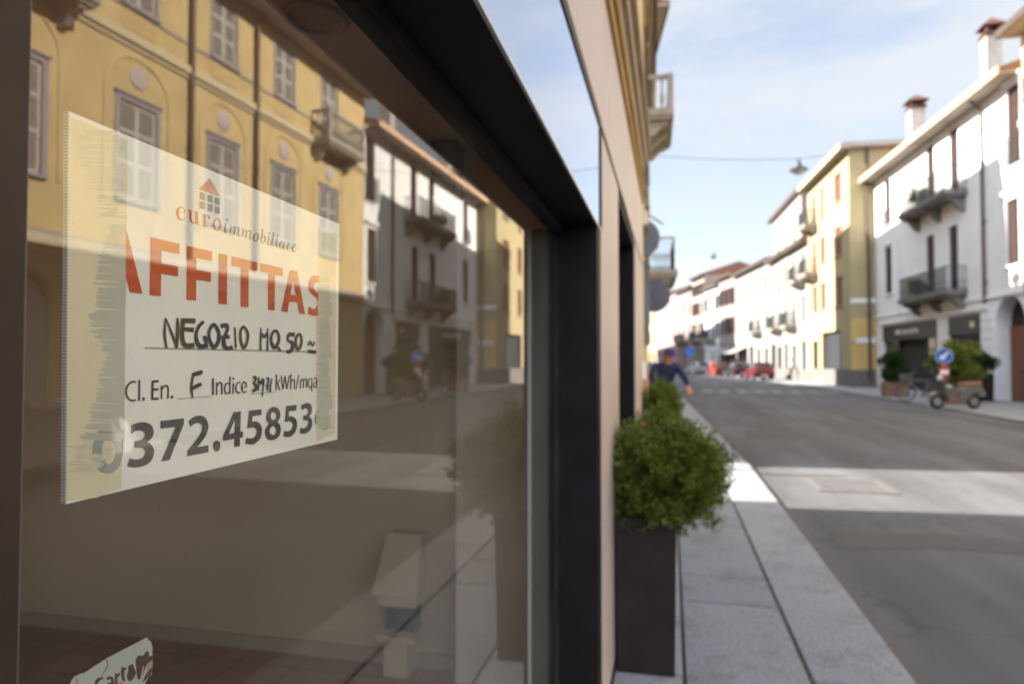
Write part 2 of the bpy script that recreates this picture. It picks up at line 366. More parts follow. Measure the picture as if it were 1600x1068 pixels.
def shutter_mb(fac, t0, t1, z0, z1, o, slat=.07, th=.035, lean=0.0):
    mb = MB(); w = min(.07, (t1 - t0) * .16)
    fac.box(mb, t0, t0 + w, o, o + th, z0, z1); fac.box(mb, t1 - w, t1, o, o + th, z0, z1)
    zm = [z0, z0 + (z1 - z0) * .36, z0 + (z1 - z0) * .68, z1 - .09]
    for z in zm: fac.box(mb, t0 + w, t1 - w, o + .002, o + th - .002, z, z + .09)
    for a, b in zip(zm, zm[1:]):
        n = max(2, int((b - a - .09) / slat)); h = (b - a - .09) / n
        for k in range(n):
            za = a + .09 + k * h
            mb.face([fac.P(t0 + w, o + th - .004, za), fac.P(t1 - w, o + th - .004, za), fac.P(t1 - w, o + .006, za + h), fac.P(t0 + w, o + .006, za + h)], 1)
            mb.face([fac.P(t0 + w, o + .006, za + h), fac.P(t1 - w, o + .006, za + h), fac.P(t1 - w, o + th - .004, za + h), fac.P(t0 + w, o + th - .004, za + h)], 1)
    return mb
def window(fac, b, t0, t1, z0, z1, shut, surr=None, mode='closed', sill=True, slat=.07, fw=.14, proud=.03):
    """window part with sub-parts; sits in an opening of the same size"""
    mb = MB(); k = .05
    fac.box(mb, t0, t0 + k, -.16, -.10, z0, z1); fac.box(mb, t1 - k, t1, -.16, -.10, z0, z1)
    fac.box(mb, t0 + k, t1 - k, -.16, -.10, z1 - k, z1); fac.box(mb, t0 + k, t1 - k, -.16, -.10, z0, z0 + k)
    tm = (t0 + t1) / 2; fac.box(mb, tm - .03, tm + .03, -.158, -.098, z0 + k, z1 - k)
    w = mb.build('window', surr or shut, b)
    p = MB(); p.face([fac.P(t0 + k, -.135, z0 + k), fac.P(t1 - k, -.135, z0 + k), fac.P(t1 - k, -.135, z1 - k), fac.P(t0 + k, -.135, z1 - k)])
    p.build('pane', M_pane, w)
    if surr:
        s = MB(); e = fw
        fac.box(s, t0 - e, t0, -.002, proud, z0, z1 + e); fac.box(s, t1, t1 + e, -.002, proud, z0, z1 + e); fac.box(s, t0, t1, -.002, proud, z1, z1 + e)
        fac.box(s, t0 - e * 1.3, t1 + e * 1.3, -.002, proud + .05, z1 + e, z1 + e + .06)
        s.build('surround', surr, w)
    if sill:
        s = MB(); fac.box(s, t0 - .12, t1 + .12, -.003, .10, z0 - .09, z0 - .001); s.build('sill', M_stone if not surr else surr, w)
    if mode == 'closed':
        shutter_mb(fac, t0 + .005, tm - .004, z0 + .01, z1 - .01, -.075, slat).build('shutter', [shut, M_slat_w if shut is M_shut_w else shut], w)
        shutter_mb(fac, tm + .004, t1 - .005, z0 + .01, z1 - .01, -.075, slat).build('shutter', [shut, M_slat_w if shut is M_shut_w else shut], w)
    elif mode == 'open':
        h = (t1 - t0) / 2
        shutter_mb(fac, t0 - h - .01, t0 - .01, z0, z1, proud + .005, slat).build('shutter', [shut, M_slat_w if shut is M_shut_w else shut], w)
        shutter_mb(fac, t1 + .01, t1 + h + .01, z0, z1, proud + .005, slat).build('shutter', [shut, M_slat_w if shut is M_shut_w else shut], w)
    elif mode == 'roller':
        s = MB(); n = int((z1 - z0 - .1) / .05)
        for i in range(n):
            za = z0 + .05 + i * .05
            fac.box(s, t0 + k, t1 - k, -.095, -.08, za, za + .042)
        s.build('roller_shutter', shut, w)
    return w
def railing(fac, t0, t1, o0, o1, z0, z1, gap=.105, r=.014, belly=.0):
    mb = MB()
    def bar(p, q, rr=r): mb.tube([p, q], rr, 6)
    path = [(t0, o0), (t0, o1), (t1, o1), (t1, o0)]
    for z in (z0 + .06, z1): mb.tube([fac.P(t, o, z) for t, o in path], .024, 6)
    for (ta, oa), (tb, ob) in zip(path, path[1:]):
        n = max(1, int((abs(tb - ta) + abs(ob - oa)) / gap))
        for i in range(n + (1 if (tb, ob) == path[-1] else 0)):
            f = i / n; t = ta + (tb - ta) * f; o = oa + (ob - oa) * f
            bar(fac.P(t, o, z0), fac.P(t, o, z1))
    zm = z0 + (z1 - z0) * .35
    mb.tube([fac.P(t, o, zm) for t, o in path], .011, 6)
    return mb
def balustrade(fac, t0, t1, o0, o1, z0, z1, gap=.2):
    mb = MB()
    path = [(t0, o0), (t0, o1), (t1, o1), (t1, o0)]
    fac.box(mb, t0 - .06, t1 + .06, o1 - .06, o1 + .06, z1 - .12, z1); fac.box(mb, t0 - .06, t1 + .06, o1 - .06, o1 + .06, z0, z0 + .09)
    for t in (t0, t1):
        fac.box(mb, t - .058, t + .058, o0, o1 - .06, z1 - .118, z1 - .002); fac.box(mb, t - .058, t + .058, o0, o1 - .06, z0 + .001, z0 + .088)
        fac.box(mb, t - .09, t + .09, o1 - .09, o1 + .09, z0 + .002, z1 + .02)
    for (ta, oa), (tb, ob) in zip(path, path[1:]):
        n = max(2, int((abs(tb - ta) + abs(ob - oa)) / gap))
        for i in range(1, n):
            f = i / n; p = fac.P(ta + (tb - ta) * f, oa + (ob - oa) * f, z0 + .09); h = z1 - z0 - .21
            mb.lathe(p, (0, 0, 1), [(.045, 0), (.03, .06 * h), (.062, .3 * h), (.03, .6 * h), (.026, .8 * h), (.045, h)], 8)
    return mb
def balcony(fac, b, t0, t1, z, depth, rail_h, m_slab, m_rail, stone=False, corb=.45):
    mb = MB()
    fac.box(mb, t0 - .1, t1 + .1, -.002, depth + .1, z - .14, z)
    fac.box(mb, t0 - .04, t1 + .04, -.002, depth + .03, z - .24, z - .141)
    n = 2 if t1 - t0 < 3 else 3
    for i in range(n):
        t = t0 + .25 + (t1 - t0 - .5) * i / (n - 1)
        prof = [(0, z - .241), (depth * .92, z - .241), (depth * .9, z - .34), (depth * .6, z - .42), (depth * .3, z - .52 - corb * .4), (0, z - .35 - corb)]
        mb.extrude([fac.P(t - .11, max(o, -.002), zz) for o, zz in prof], fac.u * .22)
    o = mb.build('balcony', m_slab, b)
    if stone: balustrade(fac, t0, t1, 0, depth, z + .001, z + rail_h).build('balustrade', m_slab, o)
    else: railing(fac, t0, t1, 0, depth, z + .001, z + rail_h).build('railing', m_rail, o)
    return o
def roof(fac, b, H, over, depth, m_top, m_fascia=None, pitch=18, gut=M_gut, t_over=(.3, .3), flat=False, soff=None):
    mb = MB(); P = fac.P; a, c = -t_over[0], fac.L + t_over[1]; mid = -depth / 2; rise = math.tan(R(pitch)) * (depth / 2 + over)
    th = .16
    pf = [(over, H), (over, H + th), (mid, H + th + rise), (-depth - .3, H + th), (-depth - .3, H)]
    if flat: pf = [(over, H), (over, H + .3), (-depth - .3, H + .3), (-depth - .3, H)]
    mb.extrude([P(a, o, z) for o, z in pf], fac.u * (c - a))
    r = mb.build('roof', m_top, b)
    e = MB(); fac.box(e, a - .01, c + .01, .02, over - .015, H - .07, H - .003); e.build('eave_soffit', soff or M_soff, r)
    f = MB(); fac.box(f, a - .015, c + .015, over - .014, over + .06, H - .09, H + th + .02); f.build('gutter_board', m_fascia or M_eave, r)
    return r
def chimney(b, r, x, y, z, w=.6, h=1.6, m=mat('weathered_chimney_render', (.36, .335, .30), .9, .2, 4, stain=.5)):
    mb = MB(); mb.box(x - w / 2, x + w / 2, y - w / 2, y + w / 2, z - 1.2, z + h)
    c = mb.build('chimney', m, r)
    k = MB(); k.box(x - w * .62, x + w * .62, y - w * .62, y + w * .62, z + h + .001, z + h + .12)
    for dx in (-1, 1):
        for dy in (-1, 1): k.box(x + dx * w * .4 - .07, x + dx * w * .4 + .07, y + dy * w * .4 - .07, y + dy * w * .4 + .07, z + h + .121, z + h + .42)
    zt = z + h + .421
    k.hexa([(x - w * .78, y - w * .78, zt), (x + w * .78, y - w * .78, zt), (x + w * .78, y + w * .78, zt), (x - w * .78, y + w * .78, zt),
            (x - w * .12, y - w * .12, zt + .42), (x + w * .12, y - w * .12, zt + .42), (x + w * .12, y + w * .12, zt + .42), (x - w * .12, y + w * .12, zt + .42)])
    k.build('chimney_cap', M_brick, r)
def downpipe(fac, b, t, z0, z1, o=.1, r=.055, over=None):
    mb = MB(); pts = [fac.P(t, o, z0), fac.P(t, o, z1 - .5)]
    if over: pts += [fac.P(t, o + (over - o) * .2, z1 - .3), fac.P(t, over - .05, z1)]
    else: pts += [fac.P(t, o, z1)]
    mb.tube(pts, r, 8); z = z0 + .8
    while z < z1 - .6:
        fac.box(mb, t - r * 1.3, t + r * 1.3, -.002, o + r * .6, z, z + .05); z += 2.4
    return mb.build('downpipe', M_gut, b)

# ------------------------------------------------------------------ ground, road, pavements
RZ = -.06
LF = [(XF, 7.15), (-.40, 10.6), (-.9, 28.6), (-3.2, 45), (-5.6, 60), (-10, 80), (-19, 105), (-31, 128)]
KL = [(1.12, -14), (1.12, 9), (1.0, 16), (.55, 28.6), (-1.7, 45), (-4.1, 60), (-8.4, 80), (-17.2, 105), (-29, 128)]
KR = [(8.6, -14), (8.6, 20), (8.55, 32), (8.35, 43), (7.9, 53), (7.3, 66), (5.3, 79), (1.2, 97), (-1.8, 109), (-7, 125), (-13, 138)]
RF = [(13.9, -14), (12.4, 27.9), (11.62, 43.3), (9.77, 52.9), (8.9, 66), (7.0, 79), (2.9, 97), (0, 109), (-4.6, 125), (-10, 138)]
def sheet(polyA, polyB, z, mb, m=0):
    n = len(polyA)
    for k in range(n - 1):
        mb.face([(*polyA[k], z), (*polyA[k + 1], z), (*polyB[k + 1], z), (*polyB[k], z)], m)
nt = M_asph.node_tree; b = nt.nodes['Principled BSDF']; src = b.inputs['Base Color'].links[0].from_socket
tc_ = N(nt, 'ShaderNodeTexCoord'); mpp = N(nt, 'ShaderNodeMapping'); mpp.inputs['Scale'].default_value = (1.1, .16, 1)
n_a = N(nt, 'ShaderNodeTexNoise'); n_a.inputs['Scale'].default_value = .9; n_a.inputs['Detail'].default_value = 9; n_a.inputs['Roughness'].default_value = .62
r_a = N(nt, 'ShaderNodeValToRGB'); r_a.color_ramp.elements[0].position = .32; r_a.color_ramp.elements[0].color = (.66, .64, .63, 1); r_a.color_ramp.elements[1].position = .66; r_a.color_ramp.elements[1].color = (1.22, 1.21, 1.21, 1)
vo = N(nt, 'ShaderNodeTexVoronoi', feature='DISTANCE_TO_EDGE'); vo.inputs['Scale'].default_value = .55
nw = N(nt, 'ShaderNodeTexNoise'); nw.inputs['Scale'].default_value = 2.2; nw.inputs['Detail'].default_value = 6
vm = N(nt, 'ShaderNodeVectorMath', operation='ADD'); r_v = N(nt, 'ShaderNodeValToRGB'); r_v.color_ramp.elements[0].position = .0; r_v.color_ramp.elements[0].color = (.62, .6, .58, 1); r_v.color_ramp.elements[1].position = .014; r_v.color_ramp.elements[1].color = (1, 1, 1, 1)
m_a = N(nt, 'ShaderNodeMixRGB', blend_type='MULTIPLY'); m_a.inputs[0].default_value = 1; m_b = N(nt, 'ShaderNodeMixRGB', blend_type='MULTIPLY'); m_b.inputs[0].default_value = .7
lk = nt.links.new
lk(tc_.outputs['Object'], mpp.inputs[0]); lk(mpp.outputs[0], n_a.inputs['Vector']); lk(n_a.outputs['Fac'], r_a.inputs[0]); lk(src, m_a.inputs[1]); lk(r_a.outputs[0], m_a.inputs[2])
lk(tc_.outputs['Object'], nw.inputs['Vector']); lk(tc_.outputs['Object'], vm.inputs[0]); lk(nw.outputs['Color'], vm.inputs[1]); lk(vm.outputs[0], vo.inputs['Vector']); lk(vo.outputs['Distance'], r_v.inputs[0])
lk(m_a.outputs[0], m_b.inputs[1]); lk(r_v.outputs[0], m_b.inputs[2]); lk(m_b.outputs[0], b.inputs['Base Color'])
g = MB(); g.face([(-900, -900, RZ), (900, -900, RZ), (900, 900, RZ), (-900, 900, RZ)])
tag(g.build('road', M_asph), kind='structure')
# left pavement: granite slabs with joints (from the shop to the kerb)
bed = MB(); bed.box(XF - 1.0, 1.10, -14, 7.2, -.3, -.012); bed.box(-.36, 1.10, 7.2, 10.6, -.3, -.012)
tag(bed.build('pavement_bed', M_joint), kind='structure')
sl = MB(); kb = MB(); random.seed(3); gp = .0105
def slab(mb, x0, x1, y0, y1):
    z = random.uniform(-.0015, .0015); mb.hexa([(x0 + gp, y0 + gp, -.25), (x1 - gp, y0 + gp, -.25), (x1 - gp, y1 - gp, -.25), (x0 + gp, y1 - gp, -.25),
        (x0 + gp, y0 + gp, z), (x1 - gp, y0 + gp, z), (x1 - gp, y1 - gp, z), (x0 + gp, y1 - gp, z)])
yk = [-14, -11.4, -9, -6.6, -4.2, -2.1, .0, 1.7, 3.5, 5.42, 7.35, 9.2, 10.6]
for a, b in zip(yk, yk[1:]): slab(kb, .635, 1.12, a, b)
ys = [-14, -11, -8, -5, -2.4, -.6, 1.3, 2.9, 4.46, 5.02, 6.55, 7.9, 9.4, 10.6]
for a, b in zip(ys, ys[1:]): slab(sl, .055, .635, a, b)
ys = [-14, -10.5, -7.5, -4, -2, -.2, 1.6, 3.4, 4.1, 5.6, 7.4]
for a, b in zip(ys, ys[1:]): slab(sl, XF - .06, .055, a, b)
for m_ in (M_gran, M_kerb):       # each slab its own tone
    nt = m_.node_tree; b = nt.nodes['Principled BSDF']; src = b.inputs['Base Color'].links[0].from_socket
    ge = N(nt, 'ShaderNodeNewGeometry'); mr_ = N(nt, 'ShaderNodeMapRange'); mr_.inputs['To Min'].default_value = .78; mr_.inputs['To Max'].default_value = 1.12
    hs = N(nt, 'ShaderNodeHueSaturation'); nt.links.new(ge.outputs['Random Per Island'], mr_.inputs[0]); nt.links.new(mr_.outputs[0], hs.inputs['Value'])
    st = N(nt, 'ShaderNodeTexNoise'); st.inputs['Scale'].default_value = 2.3; st.inputs['Detail'].default_value = 10; st.inputs['Roughness'].default_value = .7
    tc_ = N(nt, 'ShaderNodeTexCoord'); nt.links.new(tc_.outputs['Object'], st.inputs['Vector'])
    r_ = N(nt, 'ShaderNodeValToRGB'); r_.color_ramp.elements[0].position = .50; r_.color_ramp.elements[0].color = (1, 1, 1, 1); r_.color_ramp.elements[1].position = .72; r_.color_ramp.elements[1].color = (.62, .58, .54, 1)
    mm_ = N(nt, 'ShaderNodeMixRGB', blend_type='MULTIPLY'); mm_.inputs[0].default_value = 1
    nt.links.new(st.outputs['Fac'], r_.inputs[0]); nt.links.new(src, hs.inputs['Color']); nt.links.new(hs.outputs[0], mm_.inputs[1]); nt.links.new(r_.outputs[0], mm_.inputs[2]); nt.links.new(mm_.outputs[0], b.inputs['Base Color'])
tag(sl.build('pavement', M_gran), kind='structure'); tag(kb.build('kerb', M_kerb, bevel=.008), kind='structure')
# further left pavement and right pavement as raised sheets with a kerb
def strip(a, b, name, m, z=0.0):
    mb = MB(); n = len(a)
    for k in range(n - 1):
        mb.hexa([(*a[k], -.3), (*b[k], -.3), (*b[k + 1], -.3), (*a[k + 1], -.3), (*a[k], z), (*b[k], z), (*b[k + 1], z), (*a[k + 1], z)])
    return tag(mb.build(name, m), kind='structure')
def off(poly, d): return [(x + d, y) for x, y in poly]
la = [(x - .6, y) for x, y in LF[1:]]; lb = [(1.09, 10.62)] + KL[2:]
lb = [(1.09, 10.6), (.52, 28.6), (-1.7, 45), (-4.1, 60), (-8.4, 80), (-17.2, 105), (-29, 128)]
strip(la, lb, 'pavement', M_gran, -.002)
KRb = [(x + .32, y) for x, y in KR]
strip(KR, KRb, 'kerb', M_kerb)
RFb = [(13.9, -14), (12.9, 20), (12.4, 32), (11.9, 43), (10.2, 53), (9.4, 66), (7.5, 79), (3.5, 97), (.6, 109), (-4, 125), (-9.4, 138)]
strip([(x + .335, y) for x, y in KR], RFb, 'pavement', M_gran, -.003)
# zebra crossing, gutter joint, patches
zb = MB()
for k in range(8):
    x = 1.6 + k * .86
    zb.face([(x, 35.5, RZ + .004), (x + .48, 35.5, RZ + .004), (x + .48, 38.6, RZ + .004), (x, 38.6, RZ + .004)])
tag(zb.build('road_marking', M_paint), kind='structure')
pt = MB()
def patch(mb, pts, z): mb.face([(x, y, RZ + z) for x, y in pts])
patch(pt, [(1.35, 6.2), (2.2, 6.4), (3.4, 6.25), (3.5, 6.75), (2.3, 6.95), (1.4, 6.8)], .003)
patch(pt, [(1.5, 14.5), (2.6, 14.6), (2.55, 16.2), (1.55, 16.0)], .003)
patch(pt, [(4.6, 3.0), (5.15, 3.0), (5.05, 14), (5.1, 26), (4.6, 26), (4.55, 14)], .0028)
patch(pt, [(6.2, 11.5), (7.4, 11.7), (7.3, 13.9), (6.1, 13.6)], .003)
tag(pt.build('road_patch', M_patch), kind='structure')
gt = MB(); gt.face([(1.122, -14, RZ + .002), (1.24, -14, RZ + .002), (1.22, 10, RZ + .002), (1.122, 10, RZ + .002)])
tag(gt.build('gutter', speckle('gutter_asphalt', (.10, .094, .09), (.16, .153, .15), .9, 90, 1.3, .5, .5)), kind='structure')
mh = MB(); z = RZ + .002
mh.box(1.72, 2.62, 8.85, 8.93, z, z + .012); mh.box(1.72, 2.62, 9.67, 9.75, z, z + .012); mh.box(1.72, 1.80, 8.931, 9.669, z, z + .012); mh.box(2.54, 2.62, 8.931, 9.669, z, z + .012)
for i in range(7): mh.box(1.815, 2.525, 8.95 + i * .103, 9.03 + i * .103, z, z + .010)
mhr = thing('manhole_cover', 'rectangular ribbed utility cover set in the sunlit asphalt near the kerb', 'manhole cover', (2.17, 9.3, RZ))
mh.build('cover', mat('cover_stone', (.118, .114, .116), .8, .2, 5), mhr)

# ------------------------------------------------------------------ the shop on the left
shop = thing('shop_building', 'near shop with dark window, mirror fascia and pinkish marble piers under a yellow wall', 'building', (XF - .3, 3, 0))
SH = 11.6
def bx(name, m, parent, *dims, bevel=0):
    mb = MB()
    for d in dims: mb.box(*d)
    return mb.build(name, m, parent, bevel=bevel)
EN = 7.15; k_ = .818; ZB = 2.445; ZM = 3.12; GZ = 2.028   # end of the block, band heights
bx('upper_wall', M_ylw_n, shop, (-8, XF - .03, -14, EN, ZM + .08, SH))
bx('street_wall', M_marble, shop, (-1.2, XF, -14, -1.7, .05, ZM))
pl = bx('marble_pier', M_marble, shop, (-.47, XF, 2.80, 3.76, .05, ZB + .005))
bx('plinth', M_black, pl, (-.465, XF + .006, 2.805, 3.755, -.2, .049))
pl2 = bx('marble_pier', M_marble, shop, (-1.12, XF, 5.56, EN, .05, ZB + .005))
bx('plinth', M_black, pl2, (-1.10, XF + .006, 5.565, EN - .005, -.2, .049))
bx('marble_band', M_marble, shop, (-.9, XF, -1.7, EN, ZB + .045, ZM - .002))
bx('band_joint', M_black, shop, (-.47, XF - .012, 2.80, 3.76, ZB + .007, ZB + .043))
bx('lane_wall', M_ylw_n, shop, (-8, -1.13, EN - .3, EN - .01, -.2, ZM + .079))
mo = MB()   # string course above the marble: thin lip, strip coloured as shadow, stepped cornice
mo.box(-.6, XF + .020, -14, EN + .004, ZM + .001, ZM + .07); mo.box(-.6, XF + .042, -14, EN + .01, ZM + .071, ZM + .105)
mo.build('string_course', M_ylw_n, shop)
mo = MB()
mo.box(-.6, XF + .016, -14, EN + .006, ZM + .33, ZM + .41); mo.box(-.6, XF + .05, -14, EN + .02, ZM + .411, ZM + .53); mo.box(-.6, XF + .09, -14, EN + .04, ZM + .531, ZM + .59)
mo.build('cornice', mat('beige_cornice', (.50, .40, .28), .9, .12, 3, stain=.4), shop)
bx('shadow_band', mat('band_shade_brown', (.17, .12, .075), .9, .2, 3), shop, (-.6, XF + .003, -14, EN - .002, ZM + .106, ZM + .329))  # dark strip: the shadow below the cornice is put into its colour
shf = Fac((XF - .03, -14), (XF - .03, EN), (1, 0))
for t0 in (15.6, 18.6):
    s = MB()
    for (a, b, c, d) in ((t0 - .2, t0, 4.9, 6.9), (t0 + 1.0, t0 + 1.2, 4.9, 6.9), (t0 - .2, t0 + 1.2, 6.901, 7.15), (t0 - .25, t0 + 1.25, 4.75, 4.899)): shf.box(s, a, b, .0, .07, c, d)
    w = s.build('window', M_ylw_trim, shop)
    shutter_mb(shf, t0 + .004, t0 + .496, 4.905, 6.895, .005).build('shutter', [M_shut_b, M_shut_b], w); shutter_mb(shf, t0 + .504, t0 + .996, 4.905, 6.895, .005).build('shutter', [M_shut_b, M_shut_b], w)
sr = MB(); sr.extrude([(XF + .35, -14.2, SH), (XF + .35, -14.2, SH + .18), (-4.2, -14.2, SH + 1.4), (-8.3, -14.2, SH + .18), (-8.3, -14.2, SH)], (0, 14.2 + EN + .1, 0))
rr = sr.build('roof', M_tile, shop)
# mirror fascia above the window
JY = 2.665; PE = 2.798      # end of the pane, start of the pier
fa = bx('fascia_panel', M_fascia, shop, (XF - .03, XF, -1.69, 2.757, GZ + .012, ZB))
bx('fascia_frame', M_brownf, fa, (XF - .04, XF + .004, -1.69, PE, ZB + .001, ZB + .044), (XF - .04, XF + .005, 2.758, PE, GZ + .012, ZB))
bx('fascia_lip', mat('bright_aluminium_lip', (.55, .58, .62), .3, .05, 8, metal=.6), fa, (XF - .004, XF + .003, -1.69, PE - .003, GZ + .001, GZ + .011))
bx('soffit', M_black, shop, (XG - .012, XF - .005, -1.69, PE - .004, GZ + .003, GZ + .011))
bx('box_housing', M_black, shop, (XG - .012, XF - .042, -1.69, PE - .004, GZ + .012, ZB + .04))
# window frame and pane
wf = bx('shop_window', M_brownf, shop, (XG - .05, XG + .025, .22, .352, .06, GZ))
bx('frame_jamb', M_black, wf, (XG - .009, XF - .003, JY + .001, PE, -.02, GZ + .002))
bx('frame_head', M_black, wf, (XG - .03, XG + .014, .353, JY, GZ - .026, GZ + .001), (XG - .03, XG + .014, -1.6, .219, GZ - .026, GZ + .001))
bx('frame_sill', M_brownf, wf, (XG - .045, XF - .02, .353, JY, -.02, .10))
bx('frame_sill', M_brownf, wf, (XG - .045, XF - .02, -1.6, .219, -.02, .10))
bx('frame_bead', mat('grey_bead', (.16, .15, .14), .5, .1, 6), wf, (XG - .03, XG + .010, .3525, .366, .10, GZ - .034))
bx('frame_jamb', M_brownf, wf, (XG - .05, XF - .003, -1.69, -1.6, -.02, GZ))
def pane(y0, y1):
    mb = MB(); x0, x1 = XG - .008, XG; z0, z1 = .101, GZ - .027
    mb.face([(x1, y0, z0), (x1, y1, z0), (x1, y1, z1), (x1, y0, z1)], 0)
    mb.face([(x0, y0, z0), (x0, y0, z1), (x0, y1, z1), (x0, y1, z0)], 1)
    return mb.build('glass_pane', [M_glass, M_clear], wf, recalc=False)
pane(.366, JY); pane(-1.6, .219)
# shop room
bx('skirting', mat('beige_skirting', (.26, .20, .13), .7, .1, 4), shop, (-4.99, -.97, 3.135, 3.149, .031, .10))
rm = bx('room_floor', M_terra, shop, (-5, XG - .05, -3, 3.3, -.1, .03))
bx('room_side_wall', M_wallin, shop, (-5, -.50, 3.15, 3.3, .031, 2.5)); bx('room_side_wall', M_wallin, shop, (-5, -1.21, -3.1, -3, .031, 2.5))
bx('room_back_wall', M_wallin, shop, (-5.2, -5, -3.1, -2.4, .031, 2.5), (-5.2, -5, 1.9, 3.3, .031, 2.5), (-5.2, -5, -2.4, 1.9, .031, .5), (-5.2, -5, -2.4, 1.9, 2.35, 2.5))
bw = bx('added_light_window', M_brownf, shop, (-5.13, -5.07, -2.399, -2.33, .501, 2.349), (-5.13, -5.07, 1.83, 1.899, .501, 2.349), (-5.13, -5.07, -2.33, 1.83, 2.28, 2.349), (-5.13, -5.07, -2.33, 1.83, .501, .57), (-5.13, -5.07, -.28, -.22, .57, 2.28))  # unseen window, added to let light into the dim room
mb = MB(); mb.face([(-5.1, -2.33, .57), (-5.1, 1.83, .57), (-5.1, 1.83, 2.28), (-5.1, -2.33, 2.28)]); mb.build('pane', M_glass2, bw)
bx('room_pier', M_wallin2, shop, (-.965, XG - .062, 3.02, 3.149, .031, 2.5))
bx('window_reveal', mat('grey_green_paint', (.17, .17, .14), .8, .06, 2), shop, (-.540, XG - .051, JY + .002, 3.019, .031, GZ)); bx('reveal_bead', M_signw, shop, (-.553, -.541, JY - .01, 3.018, .031, GZ))
ce = bx('room_ceiling', M_ceil, shop, (-5.2, XG - .06, -3.1, 3.41, 2.501, 2.7))
mb = MB(); mb.torus((-1.0, 1.78, 2.497), (0, 0, 1), .085, .012); mb.lathe((-1.0, 1.78, 2.4985), (0, 0, 1), [(.072, -.004), (.072, .002)], 20)
mb.build('downlight', mat('downlight_trim', (.33, .265, .22), .7, .1, 6), ce)
# door
d0 = -.42
dr = bx('shop_door', M_brownf, shop, (d0 - .05, d0, 3.761, 3.85, .0, ZB), (d0 - .05, d0, 5.46, 5.559, .0, ZB), (d0 - .05, d0, 3.85, 5.46, ZB - .15, ZB), (d0 - .05, d0, 3.85, 5.46, 0, .12), (d0 - .048, d0 - .002, 4.61, 4.69, .12, ZB - .15))
bx('door_panel', M_black, dr, (d0 - .035, d0 - .02, 3.85, 4.61, .12, ZB - .15)); bx('door_panel', M_black, dr, (d0 - .035, d0 - .02, 4.69, 5.46, .12, ZB - .15))
mb = MB(); mb.box(d0 + .001, d0 + .012, 4.54, 4.61, 1.40, 1.62); mb.tube([(d0 + .012, 4.575, 1.52), (d0 + .06, 4.575, 1.52), (d0 + .06, 4.46, 1.52)], .012, 8)
mb.build('door_handle', M_signw, dr)
bx('door_jamb', M_black, shop, (d0, XF - .006, 5.50, 5.5595, 0, ZB - .002)); bx('door_head', M_black, shop, (d0, XF - .006, 3.761, 5.499, ZB - .04, ZB - .002))
# fireplace and speaker inside
fp = thing('fireplace', 'small pale masonry fireplace with tapered hood and dark firebox inside the shop', 'fireplace', (-1.36, 3.0, .03))
def fpix(px, py, Y): p = on_y(px, py, Y); return p.x, p.z
Yf = 3.01
x0 = -1.355; x1 = -1.152
def zz(py): return on_y(620, py, Yf).z
mb = MB(); zt = zz(838); zb_ = zz(930)
mb.hexa([(x0 - .02, Yf - .01, zb_), (x1, Yf - .01, zb_), (x1, 3.149, zb_), (x0 - .02, 3.149, zb_), (x0 + .03, 3.07, zt), (x1, 3.07, zt), (x1, 3.149, zt), (x0 + .03, 3.149, zt)])
mb.build('hood', M_fire, fp)
bx('lintel', M_fire, fp, (x0 + .01, x1 - .01, Yf, 3.149, zz(948), zb_ - .001))
bx('firebox', M_dark, fp, (x0 + .03, x1 - .03, Yf + .04, 3.149, zz(990), zz(948) - .001))
bx('hearth_shelf', M_fire, fp, (x0 + .005, x1 - .005, Yf - .03, 3.149, zz(1000), zz(990) - .001))
bx('base', M_fire, fp, (x0 + .04, x1 - .05, Yf, 3.149, .031, zz(1000) - .001))
sp = thing('wall_speaker', 'small black loudspeaker box fixed high on the shop inner wall', 'speaker', (-1.0, 2.97, 2.4))
bx('cabinet', M_black, sp, (-1.05, -.93, 2.90, 3.019, 2.25, 2.49)); bx('grille', M_dark, sp, (-1.04, -.94, 2.892, 2.899, 2.26, 2.48))

# ------------------------------------------------------------------ the rental board behind the glass
XS = XG - .0095
sign = thing('rental_sign', 'cream corrugated board lettered AFFITTAS with a phone number, stuck inside the shop window', 'sign', (XS, .76, 1.35))
def S(px, py, o=0.0):
    p = on_x(px, py, XS); return Vector((XS + o, p.y, p.z))
m_board = mat('cream_board', (.90, .86, .78), .6, .03, 5, bump=.05, bscale=90)
m_tape = mat('yellowed_tape', (.76, .66, .46), .5, .06, 10)
m_smear = mat('grey_green_smear', (.54, .515, .42), .7, .10, 14)
m_smear2 = mat('pale_smear', (.66, .60, .44), .7, .06, 14)
m_red = mat('orange_red_print', (.60, .075, .02), .6, .08, 14)
m_red2 = mat('coral_print', (.62, .14, .06), .6, .05, 14)
m_grey = mat('charcoal_print', (.055, .047, .042), .6, .12, 14)
m_greyl = mat('grey_print', (.20, .185, .16), .6, .08, 14)
m_black = mat('black_print', (.025, .02, .022), .6, .1, 14)
m_ink = mat('black_marker', (.022, .018, .024), .5, .25, 30)
m_ghost = mat('ghost_print', (.36, .37, .31), .7, .10, 14)
m_line = mat('ruled_line', (.10, .09, .08), .6, .05, 10)
c4 = [(108, 174), (530, 350), (527, 686), (103.5, 787)]
mb = MB(); th = .0048
mb.hexa([S(*c4[3], -th), S(*c4[2], -th), S(*c4[2]), S(*c4[3]), S(*c4[0], -th), S(*c4[1], -th), S(*c4[1]), S(*c4[0])])
bd = mb.build('board', m_board, sign)
mb = MB(); a = S(*c4[0]); b = S(*c4[3]); n = 120     # open flutes on the near edge
for k in range(n):
    f0, f1 = (k + .18) / n, (k + .80) / n
    p = a + (b - a) * f0; q = a + (b - a) * f1; y = p.y - .0004
    mb.face([(XS - th + .0009, y, p.z), (XS - .0009, y, p.z), (XS - .0009, q.y - .0004, q.z), (XS - th + .0009, q.y - .0004, q.z)])
